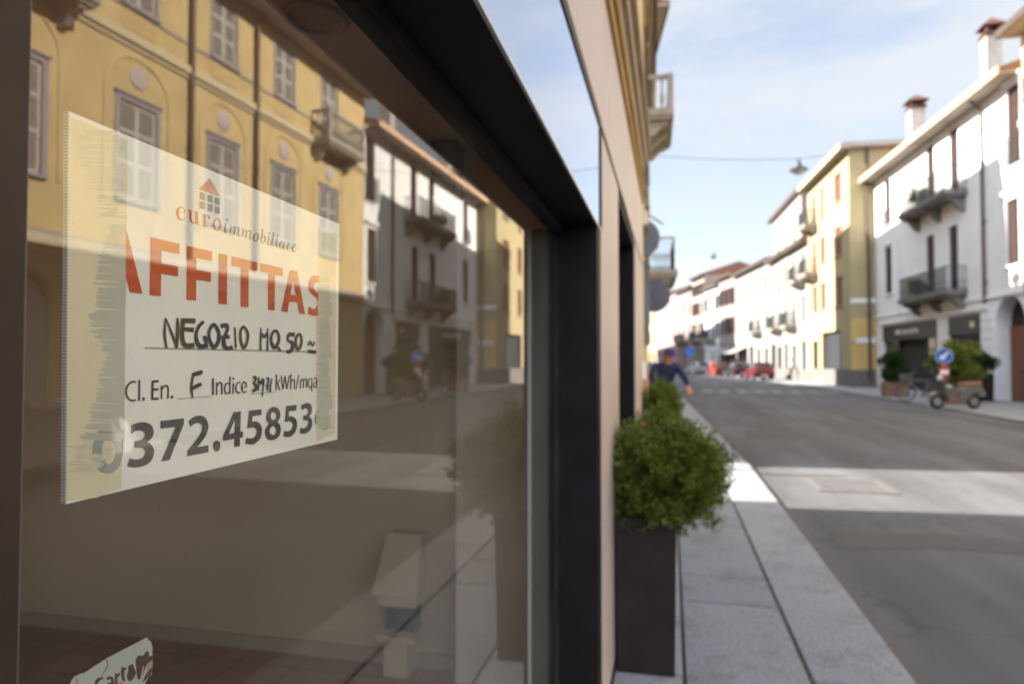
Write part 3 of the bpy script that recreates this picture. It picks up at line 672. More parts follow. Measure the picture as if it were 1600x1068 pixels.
mb.build('flutes', mat('flute_shadow', (.42, .36, .29), .9, .2, 20), bd, recalc=False)
LV = [0]
def lay(): LV[0] += 1; return .0002 + LV[0] * .000005
def smooth(pts, k=5):
    """closed outline; a third value marks a corner"""
    n = len(pts); out = []
    for i in range(n):
        p1, p2 = pts[i], pts[(i + 1) % n]; P1, P2 = Vector(p1[:2]), Vector(p2[:2])
        c1, c2 = len(p1) > 2, len(p2) > 2
        out.append(P1)
        if c1 and c2: continue
        P0 = Vector(pts[i - 1][:2]) if not c1 else P1 - (P2 - P1) * .6
        P3 = Vector(pts[(i + 2) % n][:2]) if not c2 else P2 + (P2 - P1) * .6
        for j in range(1, k):
            t = j / k
            out.append(.5 * ((2 * P1) + (P2 - P0) * t + (2 * P0 - 5 * P1 + 4 * P2 - P3) * t * t + (3 * P1 - P0 - 3 * P2 + P3) * t ** 3))
    return out
def fill(mb, loops, T, o):
    ox, oy, s = T; ls = [[Vector((ox + p.x / s, oy + p.y / s, 0)) for p in smooth(l)] for l in loops]
    flat = [p for l in ls for p in l]
    for t in geometry.tessellate_polygon(ls): mb.face([S(flat[i].x, flat[i].y, o) for i in t])
def corners(*p): return [(x, y, 1) for x, y in p]
def stroke(mb, path, T, o, k=6):
    ox, oy, s = T; closed = path[0][:2] == path[-1][:2] and len(path) > 3
    P = [Vector(p) for p in (path[:-1] if closed else path)]; n = len(P); pts = []
    segs = n if closed else n - 1
    for i in range(segs):
        p1, p2 = P[i % n], P[(i + 1) % n]
        p0 = P[(i - 1) % n] if (closed or i > 0) else p1 * 2 - p2
        p3 = P[(i + 2) % n] if (closed or i + 2 < n) else p2 * 2 - p1
        for j in range(k):
            t = j / k
            pts.append(.5 * ((2 * p1) + (p2 - p0) * t + (2 * p0 - 5 * p1 + 4 * p2 - p3) * t * t + (3 * p1 - p0 - 3 * p2 + p3) * t ** 3))
    if not closed: pts.append(P[-1])
    m = len(pts); Lp, Rp = [], []
    for i, p in enumerate(pts):
        a = pts[(i - 1) % m] if (closed or i > 0) else p; b = pts[(i + 1) % m] if (closed or i < m - 1) else p
        d = Vector((b.x - a.x, b.y - a.y)); d = d.normalized() if d.length > 1e-6 else Vector((1, 0)); nn = Vector((-d.y, d.x)) * p.z * .5
        Lp.append((ox + (p.x + nn.x) / s, oy + (p.y + nn.y) / s)); Rp.append((ox + (p.x - nn.x) / s, oy + (p.y - nn.y) / s))
    for i in range(m if closed else m - 1):
        j = (i + 1) % m
        mb.face([S(*Lp[i], o), S(*Rp[i], o), S(*Rp[j], o), S(*Lp[j], o)])
def lettering(name, m, glyphs, T, parent=sign):
    mb = MB()
    for g in glyphs:
        if g[0] == 'f': fill(mb, g[1], T, lay())
        else: stroke(mb, g[1], T, lay())
    return mb.build(name, m, parent, recalc=False)
def dot(x, y, rx, ry): return ('f', [[(x + rx * math.cos(a * math.pi / 6), y + ry * math.sin(a * math.pi / 6)) for a in range(12)]])
# tapes with dry glue smears
T1 = (0, 0, 1)
mb = MB(); fill(mb, [corners((110, 183), (199, 219), (195, 620), (189, 762), (150, 777), (104, 782))], T1, lay()); tapeL = mb.build('tape_strip', m_tape, sign, recalc=False)
mb = MB(); fill(mb, [corners((498, 352), (526, 364), (523.5, 676), (494, 690), (494, 500))], T1, lay()); tapeR = mb.build('tape_strip', m_tape, sign, recalc=False)
random.seed(11)
def smear(rows, right, m, parent, tip=8, h=3.0):
    mb = MB(); o = lay()
    for (y0, xl0, y1, xl1) in rows:
        y = y0
        while y < y1:
            f = (y - y0) / (y1 - y0); xl = xl0 + (xl1 - xl0) * f + random.uniform(-tip, tip); hh = h * random.uniform(.7, 1.5)
            xr = right if not isinstance(right, tuple) else right[0] + (right[1] - right[0]) * f + random.uniform(-tip, tip)
            sl = random.uniform(-.02, .10)
            mb.face([S(xl, y - hh * .1 + (xl - xr) * sl, o), S(xl + 3, y + hh * .55 + (xl - xr) * sl, o), S(xr, y + hh * .62, o), S(xr, y - hh * .62, o), S(xl + 4, y - hh * .5 + (xl - xr) * sl, o)])
            y += hh * .95; o += .0000012
    return mb.build('glue_smear', m, parent, recalc=False)
smear([(206, 128, 240, 126), (240, 124, 262, 132), (262, 134, 300, 148)], (180, 190), m_smear2, tapeL, 9, 1.7)
smear([(308, 152, 322, 158), (326, 154, 342, 160)], (186, 194), m_smear, tapeL, 7, 2.3)
smear([(352, 172, 375, 165), (375, 164, 410, 152), (410, 150, 445, 146), (447, 152, 480, 148)], 196.3, m_smear, tapeL, 4, 2.6)
smear([(480, 146, 500, 140), (500, 138, 530, 152), (530, 154, 560, 164), (560, 160, 618, 154), (618, 150, 655, 142), (655, 140, 690, 122)], 194.2, m_smear, tapeL, 6, 3.2)
smear([(692, 116, 700, 124), (700, 108, 735, 112)], (170, 150), m_smear2, tapeL, 8, 1.6)
smear([(366, 503, 432, 499)], (526, 524), m_smear2, tapeR, 1.5, 1.8)
smear([(432, 498.5, 440, 498), (446, 498, 492, 497), (492, 497, 560, 496.5), (560, 496, 640, 494.5), (640, 494.6, 668, 494)], (513, 519), m_smear, tapeR, 2.0, 2.6)
# ghost digits under the tape
TG = (90, 480, 3.3333)
gm = MB(); fill(gm, [[(258, 618), (315, 650), (337, 740), (318, 830), (262, 865), (205, 838), (178, 750), (205, 650)], [(262, 672), (290, 700), (300, 760), (285, 800), (262, 815), (238, 790), (230, 740), (242, 690)]], TG, lay()); gm.build('ghost_digit', m_ghost, tapeL, recalc=False)
TG2 = (470, 340, 2.8875)
gm = MB(); fill(gm, [[(100, 826), (118, 836, 1), (98, 856), (86, 885), (105, 885), (124, 905), (124, 945), (104, 958), (80, 940), (70, 905), (76, 860)], [(96, 900), (108, 912), (106, 938), (92, 940), (85, 918)]], TG2, lay()); gm.build('ghost_digit', m_ghost, tapeR, recalc=False)
# house logo
E1 = (265, 270, 10.68)
lg = lettering('house_logo', m_greyl, [('f', [corners(*q)]) for q in (((498, 312), (590, 342), (590, 467), (498, 437)), ((628, 360), (715, 385), (715, 505), (628, 480)), ((747, 403), (835, 430), (835, 548), (747, 520)), ((498, 467), (590, 492), (590, 615), (498, 590)), ((628, 508), (715, 530), (715, 655), (628, 630)), ((747, 550), (835, 572), (835, 692), (747, 662)))], E1)
lettering('logo_roof', m_red2, [('f', [corners((665, 88), (848, 402), (485, 272))])], E1, lg)
lettering('agency_name', m_red2, [
    ('s', [(150, 655, 9), (250, 657, 9)]), ('s', [(252, 655, 10), (225, 590, 12), (180, 570, 18), (132, 620, 46), (128, 690, 50), (150, 755, 34), (200, 785, 16), (235, 775, 10), (258, 735, 6)]),
    ('s', [(340, 620, 44), (342, 700, 44), (343, 770, 44), (365, 820, 28), (400, 838, 14), (440, 790, 6)]), ('s', [(300, 612, 10), (345, 622, 14)]), ('s', [(445, 645, 44), (447, 850, 44)]), ('s', [(400, 645, 10), (445, 652, 12)]), ('s', [(445, 850, 14), (495, 862, 10)]),
    ('s', [(575, 690, 42), (577, 890, 42)]), ('s', [(530, 685, 10), (575, 695, 12)]), ('s', [(530, 882, 10), (625, 905, 10)]), ('s', [(590, 750, 8), (620, 708, 14), (650, 718, 20)]), dot(655, 750, 20, 30),
    ('s', [(785, 758, 10), (742, 800, 38), (730, 850, 44), (750, 930, 30), (790, 960, 10), (832, 920, 34), (840, 860, 40), (825, 800, 34), (785, 758, 10)])], E1)
I1 = (340, 325, 12.308)
lettering('agency_name', mat('grey_italic_print', (.13, .115, .10), .6, .1, 14), [
    dot(171, 226, 16, 24), ('s', [(120, 300, 8), (150, 308, 20), (140, 380, 32), (133, 450, 32), (155, 470, 18), (190, 425, 6)]),
    ('s', [(222, 330, 8), (250, 342, 20), (243, 420, 26), (235, 495, 24)]), ('s', [(255, 410, 6), (298, 352, 14), (322, 380, 22), (318, 440, 24), (308, 515, 24)]), ('s', [(325, 430, 6), (365, 368, 12), (402, 395, 22), (392, 500, 26), (402, 540, 18), (430, 505, 6)]),
    ('s', [(450, 400, 8), (485, 412, 20), (475, 490, 26), (465, 555, 24)]), ('s', [(485, 480, 6), (522, 425, 12), (550, 450, 22), (545, 510, 24), (534, 580, 24)]), ('s', [(552, 500, 6), (590, 435, 12), (630, 460, 22), (612, 570, 26), (625, 603, 16), (650, 565, 6)]),
    ('s', [(735, 480, 10), (695, 540, 26), (692, 600, 26), (725, 640, 10), (768, 590, 28), (770, 520, 26), (735, 480, 10)]),
    ('s', [(830, 405, 10), (858, 422, 22), (845, 520, 26), (832, 610, 26), (842, 660, 14), (865, 675, 8), (905, 630, 22), (908, 570, 26), (885, 530, 10), (848, 580, 6)]),
    dot(989, 485, 14, 18), ('s', [(948, 548, 6), (978, 557, 20), (968, 620, 26), (963, 680, 26), (977, 708, 14), (1005, 680, 6)]),
    ('s', [(1045, 475, 8), (1075, 487, 20), (1055, 590, 26), (1035, 690, 26), (1046, 722, 14), (1075, 690, 6)]),
    dot(1144, 532, 13, 18), ('s', [(1110, 590, 6), (1138, 600, 20), (1128, 660, 24), (1120, 720, 24), (1132, 750, 14), (1160, 715, 6)]),
    ('s', [(1250, 632, 8), (1205, 660, 20), (1188, 720, 24), (1205, 780, 10), (1250, 720, 8), (1272, 650, 10)]), ('s', [(1276, 640, 18), (1262, 710, 22), (1256, 770, 22), (1270, 795, 12), (1295, 760, 6)]),
    ('s', [(1325, 660, 8), (1350, 672, 18), (1340, 740, 24), (1330, 805, 24)]), ('s', [(1347, 730, 6), (1372, 680, 10), (1398, 690, 20)]),
    ('s', [(1432, 765, 6), (1490, 735, 8), (1488, 695, 10), (1465, 700, 10), (1436, 760, 22), (1442, 820, 18), (1465, 840, 10), (1500, 805, 6)])], I1)
A1 = (190, 360, 8.9); A2 = (340, 380, 8.9)
big = lettering('red_lettering', m_red, [('f', [corners((58, 14), (64, 5), (72, 30), (285, 880), (108, 858), (52, 635))]),
    ('f', [corners((398, 92), (800, 185), (798, 328), (550, 275), (548, 455), (780, 500), (778, 637), (545, 600), (540, 912), (385, 895))]),
    ('f', [corners((905, 213), (1255, 292), (1252, 425), (1037, 380), (1035, 545), (1238, 583), (1237, 712), (1033, 683), (1030, 972), (898, 960))])], A1)
lettering('red_lettering', m_red, [('f', [corners((10, 138), (130, 165), (125, 850), (8, 838))]),
    ('f', [corners((188, 180), (550, 265), (550, 382), (428, 360), (425, 888), (316, 880), (318, 330), (188, 307))]),
    ('f', [corners((585, 272), (902, 348), (900, 460), (792, 437), (790, 933), (697, 922), (697, 410), (585, 390))]),
    ('f', [corners((998, 368), (1105, 388), (1212, 985), (1128, 975), (1103, 820), (990, 812), (968, 955), (880, 945)), corners((1045, 500), (1085, 718), (1008, 710))]),
    ('f', [[(1413, 455, 1), (1340, 446), (1285, 480), (1258, 560), (1265, 640), (1310, 705), (1365, 755), (1394, 810, 1), (1400, 700, 1), (1360, 665), (1330, 620), (1333, 580), (1370, 545), (1412, 548, 1)]]),
    ('f', [[(1265, 880, 1), (1330, 910), (1372, 880), (1390, 835, 1), (1393, 1010, 1), (1320, 1005), (1248, 975, 1)]])], A2)
# phone number
D1 = (190, 640, 10); D2 = (340, 620, 10)
lettering('phone_number', m_grey, [
    ('f', [[(145, 240, 1), (230, 205), (340, 190), (440, 225), (490, 310), (485, 400), (440, 465), (390, 500, 1), (440, 525), (490, 590), (500, 650), (470, 770), (390, 850), (290, 885), (190, 897), (82, 880, 1), (118, 752, 1), (180, 770), (250, 770), (325, 740), (362, 665), (345, 615), (300, 588), (190, 585, 1), (195, 483, 1), (270, 475), (330, 440), (355, 385), (335, 340), (290, 318), (210, 330), (140, 378, 1)]]),
    ('f', [corners((600, 172), (968, 130), (968, 215), (742, 780), (612, 805), (835, 262), (602, 292))]),
    ('f', [[(1040, 180, 1), (1110, 115), (1215, 88), (1300, 120), (1350, 230), (1335, 330), (1290, 430), (1180, 580, 1), (1350, 550, 1), (1350, 658, 1), (1018, 722, 1), (1018, 640, 1), (1180, 440), (1240, 330), (1250, 270), (1235, 220), (1190, 203), (1130, 215), (1070, 262, 1)]]),
    dot(1480, 562, 58, 85), ('f', [[(0, 420, 1), (16, 490), (19, 560), (14, 640), (0, 720, 1)]])], D1)
lettering('phone_number', m_grey, [
    ('f', [corners((78, 605), (245, 235), (357, 222), (350, 540), (390, 535), (388, 625), (343, 632), (340, 765), (255, 780), (255, 650), (78, 680)), corners((263, 345), (258, 558), (170, 575))]),
    ('f', [[(485, 212, 1), (680, 188, 1), (678, 275, 1), (540, 298, 1), (533, 380, 1), (600, 378), (660, 420), (688, 500), (670, 620), (610, 700), (530, 738), (425, 725, 1), (445, 632, 1), (510, 645), (570, 620), (603, 550), (590, 490), (540, 470), (455, 485, 1)]]),
    ('f', [[(880, 152), (950, 190), (975, 265), (965, 330), (930, 385, 1), (970, 440), (982, 510), (960, 600), (900, 655), (830, 672), (765, 645), (735, 570), (740, 500), (795, 415, 1), (760, 370), (752, 300), (775, 220), (820, 170)], [(868, 232), (905, 270), (905, 320), (870, 357), (830, 330), (825, 275), (840, 245)], [(858, 447), (905, 500), (895, 565), (855, 592), (815, 560), (812, 500)]]),
    ('f', [[(1068, 138, 1), (1230, 120, 1), (1228, 208, 1), (1110, 222, 1), (1105, 300, 1), (1160, 298), (1215, 340), (1237, 420), (1220, 520), (1170, 590), (1110, 622), (1018, 612, 1), (1035, 525, 1), (1090, 535), (1140, 505), (1167, 440), (1150, 390), (1110, 375), (1042, 390, 1)]]),
    ('f', [[(1297, 132, 1), (1340, 105), (1395, 90), (1450, 115), (1470, 180), (1455, 265), (1425, 300, 1), (1465, 345), (1475, 400), (1455, 490), (1400, 555), (1340, 573), (1277, 555, 1), (1293, 475, 1), (1330, 487), (1380, 465), (1410, 405), (1395, 365), (1330, 358, 1), (1332, 288, 1), (1375, 280), (1405, 235), (1395, 190), (1365, 175), (1310, 210, 1)]]),
    ('f', [[(1530, 225, 1), (1514, 320), (1520, 415), (1533, 430, 1), (1527, 330)]])], D2)
# printed line
C1 = (185, 570, 10.667); C2 = (320, 570, 8.889)
lettering('printed_lettering', m_black, [
    ('s', [(285, 285, 32), (230, 275, 30), (160, 320, 30), (122, 410, 30), (130, 510, 30), (180, 575, 30), (230, 592, 30), (280, 578, 28)]),
    ('s', [(342, 245, 30), (337, 595, 30)]), dot(413, 562, 20, 32),
    ('f', [corners((545, 257), (665, 248), (662, 285), (580, 290), (578, 387), (655, 385), (655, 420), (575, 423), (572, 545), (662, 540), (660, 575), (538, 580))]),
    ('s', [(712, 342, 24), (710, 565, 26)]), ('s', [(718, 410, 18), (755, 350, 24), (800, 345, 30), (822, 395, 28), (820, 470, 28), (818, 555, 28)]), dot(884, 530, 19, 28)], C1)
lettering('ruled_line', m_line, [('s', [(980, 563, 9), (1535, 520, 9)])], C1)
lettering('printed_lettering', m_black, [
    ('s', [(108, 180, 24), (107, 415, 24)]), ('s', [(158, 240, 18), (158, 412, 20)]), ('s', [(164, 295, 14), (195, 242, 18), (226, 258, 20), (230, 330, 20), (228, 405, 20)]),
    ('s', [(345, 160, 18), (340, 398, 20)]), ('s', [(336, 262, 12), (300, 252, 18), (272, 300, 20), (272, 360, 20), (297, 400, 18), (337, 370, 14)]),
    ('s', [(390, 250, 18), (386, 395, 18)]), dot(391, 188, 12, 16), ('s', [(490, 240, 16), (450, 248, 18), (426, 300, 20), (430, 350, 20), (455, 385, 18), (488, 375, 16)]),
    ('s', [(510, 315, 14), (572, 303, 14)]), ('s', [(574, 303, 16), (565, 252, 18), (535, 233, 18), (510, 275, 20), (510, 335, 20), (535, 378, 18), (576, 365, 14)]),
    ], C2)
lettering('printed_lettering', m_black, [
    ('s', [(990, 135, 16), (985, 350, 16)]), ('s', [(993, 262, 12), (1037, 200, 14)]), ('s', [(1000, 245, 14), (1037, 347, 16)]),
    ('s', [(1055, 145, 13), (1078, 335, 15)]), ('s', [(1080, 335, 14), (1108, 150, 13)]), ('s', [(1110, 150, 13), (1133, 330, 15)]), ('s', [(1135, 330, 13), (1168, 140, 12)]),
    ('s', [(1190, 128, 16), (1187, 335, 16)]), ('s', [(1194, 235, 10), (1218, 196, 14), (1238, 217, 16), (1240, 270, 16), (1238, 330, 16)]), ('s', [(1300, 130, 12), (1260, 335, 12)]),
    ('s', [(1322, 200, 12), (1322, 325, 14)]), ('s', [(1326, 240, 8), (1346, 192, 12), (1364, 212, 14), (1365, 260, 14), (1363, 320, 14)]), ('s', [(1368, 230, 8), (1390, 184, 12), (1407, 205, 14), (1407, 255, 14), (1405, 315, 14)]),
    ('s', [(1482, 180, 12), (1480, 365, 15)]), ('s', [(1478, 190, 10), (1450, 187, 12), (1431, 235, 14), (1435, 290, 14), (1455, 315, 12), (1478, 285, 10)]),
    ('s', [(1510, 192, 10), (1533, 173, 13), (1547, 205, 14), (1548, 250, 14), (1546, 305, 14)]), ('s', [(1545, 232, 10), (1512, 255, 12), (1510, 298, 13), (1530, 310, 12), (1545, 285, 8)])], C2)
lettering('ruled_line', m_line, [('s', [(630, 400, 6), (960, 372, 6)])], C2)
# handwriting in marker
N1 = (240, 480, 6.154)
lettering('ruled_line', m_line, [('s', [(-95, 388, 8), (1475, 425, 8)])], N1)
lettering('handwriting', m_ink, [
    ('s', [(108, 100, 12), (100, 250, 26), (118, 390, 22)]), ('s', [(112, 104, 12), (165, 240, 24), (220, 388, 22)]), ('s', [(224, 100, 16), (226, 200, 34), (214, 388, 30)]),
    ('s', [(255, 125, 44), (395, 130, 48)]), ('s', [(275, 140, 40), (268, 280, 42), (290, 358, 46), (340, 368, 48), (385, 362, 48)]), ('s', [(285, 208, 36), (380, 215, 44)]),
    ('s', [(475, 135, 32), (425, 190, 32), (402, 270, 32), (420, 350, 44), (460, 378, 46), (500, 350, 34), (495, 295, 36), (470, 290, 34)]), ('s', [(490, 310, 30), (512, 390, 20)]),
    ('s', [(575, 165, 34), (532, 220, 30), (530, 300, 32), (570, 380, 42), (615, 330, 36), (620, 240, 34), (575, 165, 34)]),
    ('s', [(640, 180, 40), (695, 172, 40), (702, 220, 32), (668, 300, 36), (675, 370, 44), (710, 395, 40), (755, 382, 40)]), ('s', [(645, 288, 36), (725, 280, 38)]),
    ('s', [(776, 190, 16), (786, 390, 20)]), ('s', [(857, 185, 24), (830, 240, 24), (835, 330, 28), (865, 388, 30), (895, 320, 28), (898, 240, 26), (857, 185, 24)]),
    ], N1)
lettering('handwriting', m_ink, [
    ('s', [(1028, 195, 10), (1024, 300, 18), (1024, 415, 18)]), ('s', [(1030, 245, 18), (1058, 282, 30), (1088, 240, 16)]), ('s', [(1092, 200, 12), (1090, 420, 20)]),
    ('s', [(1165, 222, 26), (1130, 265, 26), (1127, 330, 28), (1157, 388, 36), (1195, 330, 30), (1198, 265, 26), (1165, 222, 26)]), ('s', [(1172, 358, 26), (1215, 418, 22)]),
    ], N1)
lettering('handwriting', m_ink, [
    ('s', [(1352, 260, 38), (1290, 258, 36)]), ('s', [(1288, 262, 26), (1288, 318, 22), (1325, 335, 32), (1332, 390, 36), (1300, 425, 36), (1270, 420, 28)]),
    ('s', [(1395, 255, 24), (1365, 290, 24), (1365, 370, 28), (1387, 405, 28), (1414, 350, 26), (1415, 285, 24), (1395, 255, 24)]),
    ], N1)
lettering('handwriting', m_ink, [
    ('s', [(1480, 370, 12), (1500, 328, 20), (1525, 368, 18), (1545, 325, 10)]), ('s', [(1475, 420, 34), (1560, 430, 34)])], N1)
lettering('handwriting', m_ink, [('s', [(1218, 168, 62), (1300, 140, 70), (1368, 120, 70), (1392, 118, 50)]), ('s', [(1228, 190, 36), (1212, 300, 42), (1205, 400, 42), (1215, 480, 36), (1232, 550, 12)]), ('s', [(1212, 395, 56), (1300, 345, 68), (1375, 315, 52)])], C1)
lettering('handwriting', m_ink, [
    ('s', [(660, 175, 30), (690, 162, 32), (695, 210, 32), (670, 240, 28), (702, 285, 40), (695, 340, 42), (652, 362, 48)]), ('s', [(735, 165, 26), (740, 250, 24), (735, 355, 20)]), ('s', [(722, 250, 30), (770, 232, 32)]),
    ('s', [(805, 185, 22), (778, 220, 30), (785, 262, 28), (815, 215, 24)]), ('s', [(815, 200, 22), (800, 330, 20), (790, 435, 18)]), ('s', [(848, 185, 24), (875, 190, 28), (868, 270, 22), (860, 358, 20)]), ('s', [(838, 285, 24), (872, 275, 20)]),
    ('s', [(925, 180, 14), (905, 280, 22), (900, 375, 22)])], C2)

# torn sticker at the bottom of the pane
def G(px, py, o=0.0):
    p = on_x(px, py, XG - .0088); return Vector((XG - .0088 + o, p.y, p.z))
S_old = S
S = G
stk = thing('torn_sticker', 'torn pale card-payment sticker peeling off the bottom of the shop window', 'sticker', tuple(G(170, 1040)))
TS = (100, 980, 10)
lettering('paper', mat('sticker_paper', (.42, .44, .40), .6, .08, 20), [('f', [corners((140, 760), (270, 700), (285, 712), (655, 470), (1285, 145), (1300, 180), (1350, 215), (1352, 260), (1370, 300), (1365, 430), (1370, 560), (1362, 700), (1300, 780), (1240, 880), (1100, 1000), (1000, 1120), (40, 1120), (60, 900), (120, 790))])], TS, stk)
mt_ = mat('torn_letter_brown', (.085, .04, .025), .8, .2, 20)
lettering('worn_lettering', mt_, [('s', [(600, 780, 30), (530, 800, 50), (490, 860, 60), (500, 940, 60), (580, 970, 30)]), ('s', [(650, 790, 40), (730, 785, 46), (745, 900, 50), (740, 960, 40)]), ('s', [(735, 860, 30), (670, 880, 40), (660, 930, 40)]),
    ('s', [(795, 710, 40), (800, 880, 46)]), ('s', [(800, 770, 30), (860, 710, 40)]), ('s', [(905, 610, 46), (905, 760, 50), (930, 830, 40)]), ('s', [(870, 690, 34), (955, 630, 34)]),
    ('f', [[(985, 600, 1), (1060, 565), (1085, 640), (1110, 700), (1060, 800), (1000, 830), (965, 760), (985, 680)]]),
    ('f', [[(1105, 500), (1150, 430), (1220, 430), (1270, 360), (1310, 385), (1320, 440), (1370, 430, 1), (1366, 500, 1), (1290, 560), (1250, 640), (1230, 700), (1190, 780), (1140, 800), (1120, 720), (1110, 600)]]),
    ('f', [[(1340, 620, 1), (1366, 600, 1), (1366, 700, 1), (1300, 770), (1240, 830), (1210, 850, 1), (1260, 730)]])], TS, stk)
lettering('crack', mt_, [('s', [(645, 485, 14), (665, 590, 14), (600, 700, 12), (570, 760, 10)]), ('s', [(165, 770, 12), (200, 880, 12)])], TS, stk)
lettering('bare_paper', mat('peach_paper', (.46, .30, .20), .7, .1, 20), [('f', [corners((1205, 640), (1225, 580), (1240, 600), (1222, 700), (1190, 790), (1180, 770))]), ('f', [corners((1285, 560), (1362, 500), (1362, 620), (1290, 660), (1280, 620))]), ('f', [corners((1300, 770), (1366, 680), (1362, 720))]), ('f', [corners((815, 870), (880, 810), (930, 830), (900, 900), (820, 900))])], TS, stk)
S = S_old

# ------------------------------------------------------------------ shrubs in planters
def leaves(n, pts_fn, size, name, m, parent, fold=.3):
    mb = MB()
    for i in range(n):
        p, nrm = pts_fn()
        s = size * random.uniform(.6, 1.35)
        d = (nrm + Vector((random.gauss(0, .55), random.gauss(0, .55), random.gauss(.25, .5)))).normalized()
        a = d.orthogonal().normalized(); a.rotate(__import__('mathutils').Quaternion(d, random.uniform(0, 6.28)))
        q0 = p; q2 = p + d * s; w = a * s * .27; q1 = p + d * s * .5 + w; q3 = p + d * s * .5 - w + d.cross(a) * s * fold * .3
        mb.face([q0, q1, q2, q3])
    return mb.build(name, m, parent, recalc=False)
def blob(center, rad, clumps, shell=.35):
    cs = []
    for i in range(clumps):
        v = Vector((random.gauss(0, 1), random.gauss(0, 1), random.gauss(0, 1))).normalized()
        k = random.uniform(.35, .92)
        cs.append((Vector(center) + Vector((v.x * rad[0], v.y * rad[1], v.z * rad[2])) * k, random.uniform(.20, .42)))
    mr = sum(rad) / 3
    def fn():
        c, r = random.choice(cs); v = Vector((random.gauss(0, 1), random.gauss(0, 1), random.gauss(0, 1))).normalized()
        k = random.uniform(shell, 1.0)
        return c + v * r * mr * k, (v + (c - Vector(center)).normalized() * .5).normalized()
    return fn
def shrub(name, label, cat, base, center, rad, n, size, m, clumps=26, group=None, stems=5):
    t = thing(name, label, cat, base, group)
    leaves(n, blob(center, rad, clumps), size, 'foliage', m, t)
    mb = MB(); b = Vector(base)
    for i in range(stems):
        an = i * 2.4; e = Vector(center) + Vector((math.cos(an) * rad[0] * .6, math.sin(an) * rad[1] * .6, rad[2] * random.uniform(-.1, .5)))
        m1 = b.lerp(e, .5) + Vector((random.uniform(-.03, .03), random.uniform(-.03, .03), 0))
        mb.tube([b, m1, e], [.014, .010, .004], 6)
    mb.build('stem', M_wood, t); return t
def planter(label, x0, x1, y0, y1, z1, m, taper=0, cat='planter', group=None, rim=.03, z0=0.0):
    t = thing('planter', label, cat, ((x0 + x1) / 2, (y0 + y1) / 2, z0), group)
    mb = MB(); k = taper; w = .025
    o = [(x0 + k, y0 + k, z0), (x1 - k, y0 + k, z0), (x1 - k, y1 - k, z0), (x0 + k, y1 - k, z0)]; tp = [(x0, y0, z1), (x1, y0, z1), (x1, y1, z1), (x0, y1, z1)]
    ti = [(x0 + w, y0 + w, z1), (x1 - w, y0 + w, z1), (x1 - w, y1 - w, z1), (x0 + w, y1 - w, z1)]; bi = [(x, y, z1 - .08) for x, y, z in ti]
    mb.face(o[::-1])
    for j in range(4):
        i = (j + 1) % 4
        mb.face([o[j], o[i], tp[i], tp[j]]); mb.face([tp[j], tp[i], ti[i], ti[j]]); mb.face([ti[j], ti[i], bi[i], bi[j]])
    mb.build('box', m, t, bevel=.006)
    s = MB(); s.face([(x0 + w, y0 + w, z1 - .07), (x1 - w, y0 + w, z1 - .07), (x1 - w, y1 - w, z1 - .07), (x0 + w, y1 - w, z1 - .07)]); s.build('soil', M_soil, t)
    return t
def twig_shrub(name, label, cat, base, center, rad, twigs, size, m):
    t = thing(name, label, cat, base); c = Vector(center); b = Vector(base); mb = MB(); wd = MB(); Q = __import__('mathutils').Quaternion
    for i in range(twigs):
        v = Vector((random.gauss(0, 1), random.gauss(0, 1), random.gauss(.12, 1))).normalized()
        k = random.uniform(.70, 1.06) * (1 + .17 * math.sin(v.x * 5 + v.z * 4 + 1) * math.cos(v.y * 6 - v.z * 3) + .07 * math.sin(v.x * 13 + v.y * 11) * math.sin(v.z * 12))
        tip = c + Vector((v.x * rad[0], v.y * rad[1], v.z * rad[2])) * k
        root = c.lerp(tip, random.uniform(.30, .55)) + Vector((0, 0, -.04)); mid = root.lerp(tip, .5) + Vector((0, 0, -.012))
        if i % 3 == 0: wd.tube([c.lerp(root, .4), root, mid, tip], [.004, .003, .002, .001], 4, cap=False)
        nl = random.randint(48, 74); ax = (tip - root).normalized()
        for q in range(nl):
            f = random.uniform(.05, 1) ** .8; p = root.lerp(mid, min(1, f * 2)) if f < .5 else mid.lerp(tip, f * 2 - 1)
            a = ax.orthogonal().normalized(); a.rotate(Q(ax, random.uniform(0, 6.28))); d = (ax * random.uniform(.45, 1.1) + a * random.uniform(.3, .9) + Vector((0, 0, .15))).normalized()
            s_ = size * random.uniform(.55, 1.35) * (1.15 - .45 * f); p = p + a * random.uniform(0, .020)
            w = d.orthogonal().normalized(); w.rotate(Q(d, random.uniform(0, 6.28))); w = w * s_ * .24; n_ = d.cross(w) * .35
            mb.face([p, p + d * s_ * .5 + w, p + d * s_, p + d * s_ * .5 - w + n_])
    mb.build('foliage', m, t, recalc=False)
    for i in range(7):
        an = i * 2.4; e = c + Vector((math.cos(an) * rad[0] * .55, math.sin(an) * rad[1] * .55, rad[2] * random.uniform(-.1, .5)))
        wd.tube([b + Vector((math.cos(an) * .03, math.sin(an) * .03, 0)), b.lerp(e, .5) + Vector((random.uniform(-.03, .03), random.uniform(-.03, .03), 0)), e], [.014, .010, .004], 6)
    wd.build('stem', M_wood, t); return t
random.seed(21)
planter('tall dark metal planter nearest the camera, standing against the marble pier', -.272, .022, 3.36, 3.70, .745, M_plant, .012)
twig_shrub('box_shrub', 'bushy green shrub in the nearest tall dark planter', 'shrub', (-.12, 3.53, .67), (-.035, 3.50, .955), (.325, .29, .300), 980, .0235, M_leaf)
planter('second dark metal planter past the shop door, mostly hidden by the nearer one', -.272, .03, 6.75, 7.09, .745, M_plant, .012)
twig_shrub('box_shrub', 'smaller shrub behind the nearest one, past the shop door', 'shrub', (-.12, 6.92, .67), (-.10, 6.92, 1.05), (.23, .23, .29), 300, .028, M_leaf)

